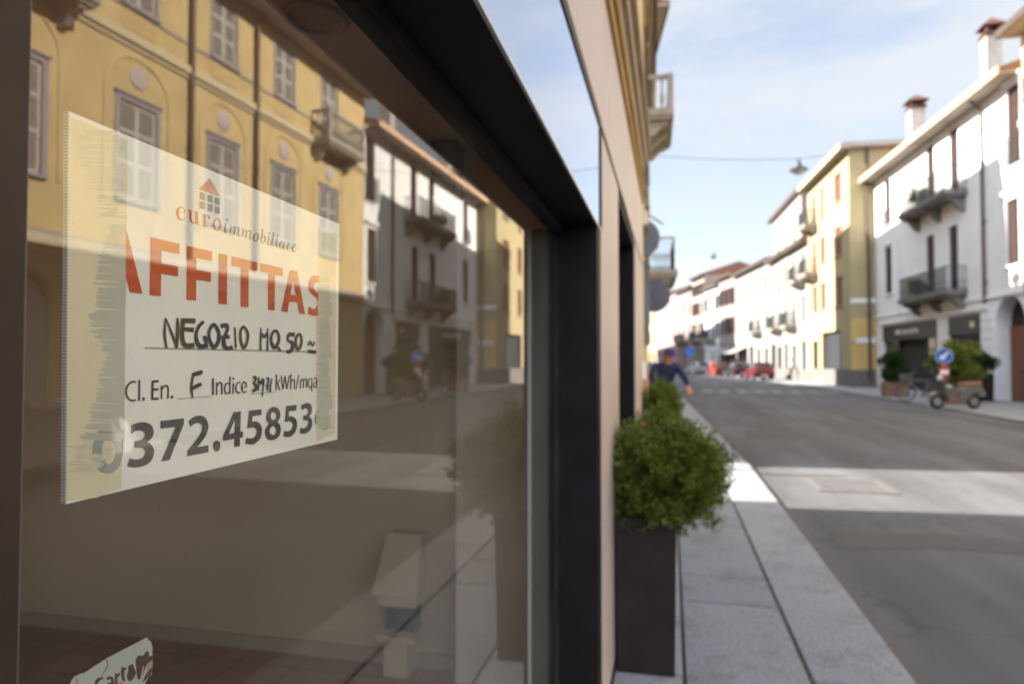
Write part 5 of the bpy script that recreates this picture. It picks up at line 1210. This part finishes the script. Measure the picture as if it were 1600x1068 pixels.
# ------------------------------------------------------------------ two-wheelers
def make_bicycle(label, m_frame, loc, rz, basket=None):
    t = thing('bicycle', label, 'bicycle', (0, 0, 0)); Rw = .335
    for x in (-.52, .54):
        w = MB(); w.torus((x, 0, Rw), (0, 1, 0), Rw - .018, .018, 36, 8); wo_ = w.build('wheel', M_tyre, t, True)
        s = MB(); s.torus((x, 0, Rw), (0, 1, 0), Rw - .045, .010, 36, 6); s.lathe((x, 0, Rw), (0, 1, 0), [(.022, -.04), (.022, .04)], 10)
        for k in range(16):
            a = k * math.pi / 8; sg = .03 if k % 2 else -.03; s.tube([(x, sg, Rw), (x + (Rw - .045) * math.cos(a), 0, Rw + (Rw - .045) * math.sin(a))], .0022, 4, cap=False)
        s.build('rim', M_galv, wo_)
        f = MB(); pts = [(x + (Rw + .03) * math.cos(R(a)), 0, Rw + (Rw + .03) * math.sin(R(a))) for a in range(15, 176, 16)]
        for p, q in zip(pts, pts[1:]): f.hexa([(p[0], -.026, p[2]), (q[0], -.026, q[2]), (q[0], .026, q[2]), (p[0], .026, p[2]), (p[0], -.026, p[2] + .006), (q[0], -.026, q[2] + .006), (q[0], .026, q[2] + .006), (p[0], .026, p[2] + .006)])
        f.build('mudguard', m_frame, t)
    f = MB(); bb = (-.06, 0, .29); st = (-.20, 0, .78); hd = (.36, 0, .86); hl = (.40, 0, .68)
    for p, q, r in ((bb, st, .016), (bb, hl, .019), (st, (.37, 0, .80), .016), (hd, hl, .02)): f.tube([p, q], r, 10)
    for sg in (-1, 1): f.tube([bb, (-.52, sg * .05, Rw)], .010, 8); f.tube([(-.19, 0, .75), (-.52, sg * .05, Rw)], .009, 8)
    f.build('frame', m_frame, t)
    k = MB()
    for sg in (-1, 1): k.tube([(.40, sg * .03, .69), (.45, sg * .045, .55), (.54, sg * .05, Rw)], .012, 8)
    k.build('fork', m_frame, t)
    h = MB(); h.tube([(.36, 0, .86), (.34, 0, 1.03)], .013, 8); h.tube([(.16, -.27, 1.02), (.27, -.25, 1.04), (.36, -.12, 1.05), (.36, .12, 1.05), (.27, .25, 1.04), (.16, .27, 1.02)], .012, 8); h.build('handlebar', M_galv, t)
    gp_ = MB()
    for sg in (-1, 1): gp_.tube([(.13, sg * .275, 1.015), (.25, sg * .255, 1.037)], .017, 8)
    gp_.build('grip', M_tyre, t)
    s = MB(); s.hexa([(-.36, -.09, .915), (-.02, -.02, .915), (-.02, .02, .915), (-.36, .09, .915), (-.37, -.10, .965), (-.02, -.018, .95), (-.02, .018, .95), (-.37, .10, .965)]); sa = s.build('saddle', M_tyre, t, bevel=.02)
    p = MB(); p.tube([(-.20, 0, .78), (-.225, 0, .92)], .012, 8); p.build('seat_post', M_galv, sa)
    c = MB(); c.lathe((-.06, .04, .29), (0, 1, 0), [(.09, -.004), (.09, .004)], 20); c.tube([(-.06, .05, .29), (.06, .06, .19)], .010, 6); c.tube([(-.06, -.05, .29), (-.18, -.06, .39)], .010, 6)
    c.box(.02, .10, .065, .15, .175, .195); c.box(-.22, -.14, -.15, -.065, .385, .405); c.build('crank', M_galv, t)
    ch = MB(); ch.tube([(-.06, .04, .375), (-.52, .04, .375)], .006, 5); ch.tube([(-.06, .04, .205), (-.52, .04, .295)], .006, 5); ch.build('chain', M_iron, t)
    if basket:
        b = MB()
        for z in (.80, .88, .96, 1.02):
            b.tube([(.42, -.16, z), (.68, -.16, z), (.68, .16, z), (.42, .16, z), (.42, -.16, z)], .006, 5)
        for i in range(7):
            y = -.16 + i * .0533; b.tube([(.68, y, .80), (.68, y, 1.02)], .004, 4); b.tube([(.42, y, .80), (.68, y, .80)], .004, 4)
        for i in range(5):
            x = .42 + i * .065; b.tube([(x, -.16, .80), (x, -.16, 1.02)], .004, 4); b.tube([(x, .16, .80), (x, .16, 1.02)], .004, 4)
        b.build('basket', basket, t)
    t.location = loc; t.rotation_euler = (0, 0, rz); return t
HIP = Vector((-.17, 11.5, .98)); HA = math.atan2(-.937, .35); hd_ = Vector((math.cos(HA), math.sin(HA), 0)); hs_ = Vector((-hd_.y, hd_.x, 0))
bo = HIP + hd_ * .21
make_bicycle('bicycle ridden by the man in navy out of the side lane', M_dk, (bo.x, bo.y, 0), HA)
make_bicycle('grey bicycle leaning in the row before the white house shop', M_galv, (9.0, 27.9, 0), R(150), M_galv)
def scooter(label, loc, rz):
    t = thing('motor_scooter', label, 'scooter', (0, 0, 0)); r = .235
    mp_ = mat('beige_scooter_paint', (.13, .12, .112), .35, .05, 3, coat=.6); ms = mat('tan_leather', (.33, .15, .07), .6, .15, 10)
    for x in (-.62, .64):
        w = MB(); w.torus((x, 0, r), (0, 1, 0), r - .05, .05, 28, 10); w2 = w.build('wheel', M_tyre, t, True)
        q = MB(); q.lathe((x, 0, r), (0, 1, 0), [(.14, -.03), (.14, .03), (.05, .045)], 16); q.build('rim', M_rim, w2)
    b = MB()   # tail body, floor board, leg shield, front mudguard
    pr = [(-.88, .55), (-.80, .72), (-.20, .74), (-.10, .60), (-.06, .30), (-.30, .26), (-.42, .42), (-.62, .52), (-.80, .46)]
    b.extrude([(x, -.17, z) for x, z in pr], (0, .34, 0)); b.box(-.12, .36, -.15, .15, .26, .32)
    b.build('body', mp_, t, bevel=.05)
    f = MB(); f.hexa([(.32, -.20, .30), (.40, -.16, .30), (.40, .16, .30), (.32, .20, .30), (.50, -.19, .92), (.56, -.13, .92), (.56, .13, .92), (.50, .19, .92)]); f.build('leg_shield', mp_, t, bevel=.03)
    g = MB(); pts = [(.64 + .29 * math.cos(R(a)), .235 + .29 * math.sin(R(a))) for a in range(10, 171, 16)]
    for p, q in zip(pts, pts[1:]): g.hexa([(p[0], -.08, p[1]), (q[0], -.08, q[1]), (q[0], .08, q[1]), (p[0], .08, p[1]), (p[0], -.06, p[1] + .02), (q[0], -.06, q[1] + .02), (q[0], .06, q[1] + .02), (p[0], .06, p[1] + .02)])
    g.build('mudguard', mp_, t)
    s = MB(); s.hexa([(-.84, -.13, .745), (-.14, -.11, .755), (-.14, .11, .755), (-.84, .13, .745), (-.82, -.14, .85), (-.18, -.12, .82), (-.18, .12, .82), (-.82, .14, .85)]); s.build('seat', ms, t, bevel=.03)
    h = MB(); h.tube([(.64, -.07, .235), (.56, -.07, .55), (.50, 0, .90), (.46, 0, 1.0)], .022, 8); h.tube([(.36, -.34, 1.02), (.46, -.15, 1.03), (.46, .15, 1.03), (.36, .34, 1.02)], .015, 8); h.build('handlebar', M_iron, t)
    l = MB(); l.lathe((.49, 0, .98), (1, 0, .1), [(.05, 0), (.085, .03), (.085, .07), (.06, .085)], 16); l.build('headlight', M_lampw, t)
    m = MB()
    for sg in (-1, 1): m.tube([(.42, sg * .22, 1.03), (.44, sg * .30, 1.22)], .006, 5); m.lathe((.43, sg * .31, 1.26), (1, 0, 0), [(.055, -.008), (.055, .01)], 14)
    m.build('mirror', M_iron, t)
    n = MB(); n.box(-.915, -.90, -.10, .10, .40, .56); n.build('number_plate', M_signw, t)
    t.location = loc; t.rotation_euler = (0, 0, rz); return t
scooter('beige scooter with a tan seat parked beside the round blue road sign', (8.72, 24.1, 0), R(200))

# ------------------------------------------------------------------ people
def skin_mesh(name, verts, edges, radii, root, sub=2):
    me = bpy.data.meshes.new(name); me.from_pydata([tuple(v) for v in verts], edges, [])
    o = bpy.data.objects.new(name, me); col.objects.link(o)
    o.modifiers.new('skin', 'SKIN'); s = o.modifiers.new('sub', 'SUBSURF'); s.levels = sub; s.render_levels = sub
    for i, d in enumerate(me.skin_vertices[0].data):
        r = radii[i]; d.radius = r if isinstance(r, tuple) else (r, r); d.use_root = (i == root); d.use_loose = False
    dg = bpy.context.evaluated_depsgraph_get(); m2 = bpy.data.meshes.new_from_object(o.evaluated_get(dg)); bpy.data.objects.remove(o); bpy.data.meshes.remove(me)
    m2.name = name; return m2
def person(label, base, face, J, m_top, m_leg, m_shoe=None, hair=None, cap=None, sleeve=.35, sub=2, fingers=True):
    """J: joint name -> world position; face: unit vector the person looks along"""
    t = thing('person', label, 'person', base); base = Vector(base); V, Ed, Rd, tag_ = [], [], [], []
    def v(p, r, k): V.append(Vector(p) - base); Rd.append(r); tag_.append(k); return len(V) - 1
    def e(a, b): Ed.append((a, b))
    pel = v(J['pelvis'], (.155, .125), 'leg'); wa = v(J['pelvis'].lerp(J['chest'], .45), (.150, .115), 'top'); ch = v(J['chest'], (.170, .125), 'top'); nb = v(J['chest'].lerp(J['neck'], .75), (.085, .08), 'top')
    nk = v(J['neck'], .056, 'skin'); e(pel, wa); e(wa, ch); e(ch, nb); e(nb, nk)
    up = (J['head'] - J['neck']).normalized(); f = Vector(face)
    jaw = v(J['head'] - up * .055 + f * .018, (.066, .072), 'skin'); cr = v(J['head'] + up * .025 - f * .008, (.078, .092), 'skin'); tp = v(J['head'] + up * .075 - f * .012, (.062, .076), 'skin')
    e(nk, jaw); e(jaw, cr); e(cr, tp)
    for s in 'LR':
        sh = v(J['sh' + s], .068, 'top'); el = v(J['el' + s], .052, 'top' if sleeve > .6 else 'skin'); mid = v(J['sh' + s].lerp(J['el' + s], .6), .062, 'top')
        wr = v(J['ha' + s] - (J['ha' + s] - J['el' + s]).normalized() * .09, .037, 'top' if sleeve > 1 else 'skin'); pm = v(J['ha' + s], (.040, .024), 'skin')
        e(ch, sh); e(sh, mid); e(mid, el); e(el, wr); e(wr, pm)
        if fingers:
            d = (J['ha' + s] - J['el' + s]).normalized(); sd_ = d.cross(Vector((0, 0, 1))).normalized(); dn = Vector((0, 0, -1))
            for k in range(4):
                b0_ = J['ha' + s] + d * .035 + sd_ * (k - 1.5) * .019; ln = (.036, .042, .039, .030)[k]
                a1 = v(b0_ + d * ln * .6, .0095, 'skin'); a2 = v(b0_ + d * ln * .9 + dn * ln * .8, .0085, 'skin'); a3 = v(b0_ + d * ln * .45 + dn * ln * 1.35, .0075, 'skin'); e(pm, a1); e(a1, a2); e(a2, a3)
            q = 1 if s == 'L' else -1
            a1 = v(J['ha' + s] - sd_ * .038 * -q + dn * .015, .011, 'skin'); a2 = v(J['ha' + s] - sd_ * .042 * -q + d * .03 + dn * .035, .009, 'skin'); e(pm, a1); e(a1, a2)
        hp = v(J['hip' + s], (.098, .098), 'leg'); kn = v(J['kn' + s], .062, 'leg'); cf = v(J['kn' + s].lerp(J['an' + s], .35), .058, 'leg'); an = v(J['an' + s], .042, 'leg'); to = v(J['to' + s], (.042, .032), 'shoe')
        e(pel, hp); e(hp, kn); e(kn, cf); e(cf, an); e(an, to)
    me = skin_mesh('body', V, Ed, Rd, pel, sub)
    mats = {'top': 0, 'leg': 1, 'skin': 2, 'shoe': 3}
    for m in (m_top, m_leg, M_skin, m_shoe or M_tyre): me.materials.append(m)
    sl = sleeve
    for p in me.polygons:
        c = p.center; best = None
        for a, b in Ed:
            A, B = V[a], V[b]; d = B - A; u = max(0, min(1, (c - A).dot(d) / max(d.length_squared, 1e-9))); q = (c - A - d * u).length - .0
            if best is None or q < best[0]: best = (q, tag_[a] if u < .5 else tag_[b])
        p.material_index = mats[best[1]]; p.use_smooth = True
    o = bpy.data.objects.new('body', me); col.objects.link(o); o.parent = t
    # face: nose, eyes, ears, mouth as one small part
    side = f.cross(up).normalized(); H_ = J['head']
    fm = MB(); fm.lathe(H_ + f * .082 - up * .012, (f * .8 - up * .6), [(.018, -.02), (.016, .01), (.006, .024)], 10)
    for s in (-1, 1): fm.lathe(H_ + side * s * .078 - f * .012 - up * .005, side * s, [(.012, -.01), (.026, .004), (.020, .012)], 10)
    fm.build('facial_features', M_skin, t, True)
    ey = MB()
    for s in (-1, 1): ey.lathe(H_ + side * s * .031 + f * .078 + up * .012, f, [(.011, -.008), (.009, .004), (.003, .008)], 8)
    ey.tube([H_ + f * .086 - up * .052 - side * .02, H_ + f * .092 - up * .052, H_ + f * .086 - up * .052 + side * .02], .004, 5); ey.build('eyes_and_mouth', M_hair if False else M_tyre, t)
    def shell(name, m, r, ht, up_lim, back):
        mb = MB(); n, k = 18, 7; rings = []
        for i in range(k + 1):
            th = (math.pi * .5) * (1 - i / k); ring = []
            for j in range(n):
                ph = 2 * math.pi * j / n; dip = up_lim - back * max(0, -math.cos(ph)) if i == 0 else 0
                q = H_ + up * (.02 + ht * math.cos(th) ** 1 * 1.0 * (1 if True else 0)) if False else H_ + up * (.022 + ht * math.cos(th)) + (f * math.cos(ph) * (r * 1.14) + side * math.sin(ph) * r) * max(math.sin(th), .02) - f * .008
                if i == 0: q = q - up * (.0 + back * (1 - math.cos(ph)) * .5)
                ring.append(mb.vert(q))
            rings.append(ring)
        for A, B in zip(rings, rings[1:]):
            for j in range(n): mb.f.append([A[j], A[(j + 1) % n], B[(j + 1) % n], B[j]]); mb.m.append(0)
        return mb
    if hair: shell('hair', hair, .088, .105, 0, .085).build('hair', hair, t, True)
    if cap:
        mb = shell('cap', cap, .096, .112, 0, .02)
        p0 = H_ + up * .018 + f * .09; pts = [p0 + side * .075, p0 + f * .05 + side * .06 - up * .01, p0 + f * .085 - up * .018, p0 + f * .05 - side * .06 - up * .01, p0 - side * .075]
        mb.extrude(pts, up * .008); mb.build('cap', cap, t, True)
    return t
B3 = lambda f_, s_, z: Vector((HIP.x, HIP.y, 0)) + hd_ * f_ + hs_ * s_ + Vector((0, 0, z))
J = dict(pelvis=B3(.0, 0, 1.02), chest=B3(.25, 0, 1.36), neck=B3(.34, 0, 1.50), head=B3(.42, 0, 1.60),
         shL=B3(.27, .19, 1.40), shR=B3(.27, -.19, 1.40), elL=B3(.44, .27, 1.20), elR=B3(.44, -.27, 1.20), haL=B3(.58, .255, 1.065), haR=B3(.58, -.255, 1.065),
         hipL=B3(.02, .10, .97), hipR=B3(.02, -.10, .97), knL=B3(.42, .12, .74), knR=B3(.38, -.12, .88), anL=B3(.23, .11, .29), anR=B3(.06, -.11, .49), toL=B3(.36, .11, .225), toR=B3(.19, -.11, .43))
person('man in a navy polo shirt and cap riding a bicycle, seen above the shrubs', tuple(B3(0, 0, 0)), (hd_ + Vector((0, 0, -.15))).normalized(), J, M_navy, M_jean, hair=M_hair, cap=M_cap, sleeve=1.2)
def standing(label, x, y, z, ang, m_top, m_leg, stride=.18, s=1.0, hair=None):
    f = Vector((math.cos(ang), math.sin(ang), 0)); d = Vector((-f.y, f.x, 0))
    P = lambda a, b, c: Vector((x, y, z)) + f * a * s + d * b * s + Vector((0, 0, c * s))
    J = dict(pelvis=P(0, 0, .96), chest=P(.01, 0, 1.30), neck=P(.02, 0, 1.48), head=P(.04, 0, 1.60), shL=P(0, .18, 1.38), shR=P(0, -.18, 1.38), elL=P(-.06, .24, 1.12), elR=P(.06, -.24, 1.12),
             haL=P(.0, .25, .86), haR=P(.17, -.24, .88), hipL=P(0, .09, .90), hipR=P(0, -.09, .90), knL=P(stride * .8, .09, .50), knR=P(-.02, -.09, .50), anL=P(stride, .09, .09), anR=P(-stride * 1.1, -.09, .11), toL=P(stride + .15, .09, .045), toR=P(-stride * 1.1 + .14, -.09, .04))
    return person(label, (x, y, z), tuple(f), J, m_top, m_leg, hair=hair or M_tyre, sub=1, fingers=False)
standing('person in coral top and trousers walking beside the parked cars', 4.05, 70.5, RZ, R(-80), M_coral, M_coral)
standing('person in a pale blue shirt standing at a dark doorway on the far pavement', 9.05, 56.2, 0, R(200), M_ltblue, M_dkcloth, .05)

# ------------------------------------------------------------------ pavement furniture across the street
def foliage_thing(name, label, cat, base, center, rad, n, size, m, clumps, group=None): return shrub(name, label, cat, base, center, rad, n, size, m, clumps, group)
random.seed(31)
planter('low clay planter box at the left end of the white house shop front', 8.75, 9.75, 31.6, 32.1, .62, M_terrac, .03)
shrub('laurel_shrub', 'dark clipped shrub in the low clay planter box, left of the shop door', 'shrub', (9.25, 31.85, .55), (9.25, 31.85, 1.25), (.62, .45, .72), 3600, .12, M_leaf2, 26)
planter('wide clay planter box behind the blue road sign', 9.2, 10.2, 26.6, 27.1, .55, M_terrac, .03)
shrub('laurel_shrub', 'large spreading shrub behind the round blue road sign', 'shrub', (9.7, 26.85, .48), (9.75, 26.9, 1.38), (.85, .60, .85), 4800, .12, M_leaf, 34)
planter('tall black planter against the white house wall by the arched doorway', 11.25, 11.75, 28.9, 29.4, 1.05, M_plant, .02)
shrub('laurel_shrub', 'small rounded shrub in the tall black planter by the arched doorway', 'shrub', (11.5, 29.15, .95), (11.45, 29.1, 1.45), (.48, .42, .42), 2200, .10, M_leaf2, 18)
pp = on_y(1475, 556, 25.2)
rs = thing('road_sign', 'round blue sign with a white arrow on a low post, red and white plate beneath', 'road sign', (pp.x, 25.25, 0))
mb = MB(); mb.tube([(pp.x, 25.25, 0), (pp.x, 25.25, 1.95)], .03, 10); mb.build('post', M_galv, rs)
fd = Vector((-.30, -1, 0)).normalized(); cpt = Vector((pp.x, 25.20, pp.z))
mb = MB(); mb.lathe(cpt, fd, [(.26, -.012), (.26, .008), (.255, .010)], 32); dk = mb.build('disc', M_signb, rs)
sx = fd.cross(Vector((0, 0, 1))).normalized(); up_ = Vector((0, 0, 1)); o_ = cpt + fd * .013
def sp2(a, b): return o_ + sx * a + up_ * b
mb = MB(); dr_ = Vector((-.7071, -.7071)); pr_ = Vector((.7071, -.7071))
def ar2(l, w): q = dr_ * l + pr_ * w; return sp2(-q.x, q.y)
mb.extrude([ar2(-.17, -.03), ar2(-.17, .03), ar2(.04, .03), ar2(.02, .11), ar2(.17, 0), ar2(.02, -.11), ar2(.04, -.03)], fd * .003); mb.build('arrow', M_signw, dk)
mb = MB(); mb.torus(cpt + fd * .010, fd, .246, .008, 32, 6); mb.build('rim', M_signw, dk)
mb = MB(); zz_ = on_y(1470, 581, 25.2).z
for k, m_ in ((0, 0), (1, 1), (2, 0)): mb.box(pp.x - .13, pp.x + .13, 25.19, 25.215, zz_ - .21 + k * .14, zz_ - .21 + (k + 1) * .14 - .002, m_)
mb.build('plate', [M_signr, M_signw], rs)
bs = on_y(1078, 549, 64)
r2 = thing('road_sign', 'small blue parking-type sign far down the street on the left', 'road sign', (bs.x, 64, RZ))
mb = MB(); mb.tube([(bs.x, 64.03, RZ), (bs.x, 64.03, bs.z + .3)], .03, 8); mb.build('post', M_galv, r2)
mb = MB(); mb.box(bs.x - .32, bs.x + .32, 63.96, 63.99, bs.z - .35, bs.z + .35); mb.build('panel', M_signb, r2, bevel=.02)
po = thing('marker_post', 'red and white striped post at the corner of the side lane', 'post', (-.40, 9.9, 0))
mb = MB()
for k in range(6): mb.lathe((-.40, 9.9, k * .25), (0, 0, 1), [(.05, 0), (.05, .249)], 14, k % 2)
mb.build('post', [M_signr, M_signw], po)
random.seed(41)
def balcony_plant(label, fac, tt, o, z, rad, n):
    p = fac.P(tt, o, z); t = thing('potted_plant', label, 'plant', tuple(p))
    mb = MB(); mb.lathe(p, (0, 0, 1), [(.10, .002), (.15, .25), (.16, .28), (.14, .28)], 14); mb.build('pot', M_terrac, t)
    leaves(n, blob(p + Vector((0, 0, .28 + rad * .55)), (rad, rad, rad * .7), 12), .10, 'foliage', M_leaf, t)
balcony_plant('potted plant on the upper iron balcony of the white house', F1, 7.6, .55, 8.72, .50, 1100)
balcony_plant('potted plant on the lower iron balcony of the white house', F1, 7.9, .55, 4.52, .45, 1000)
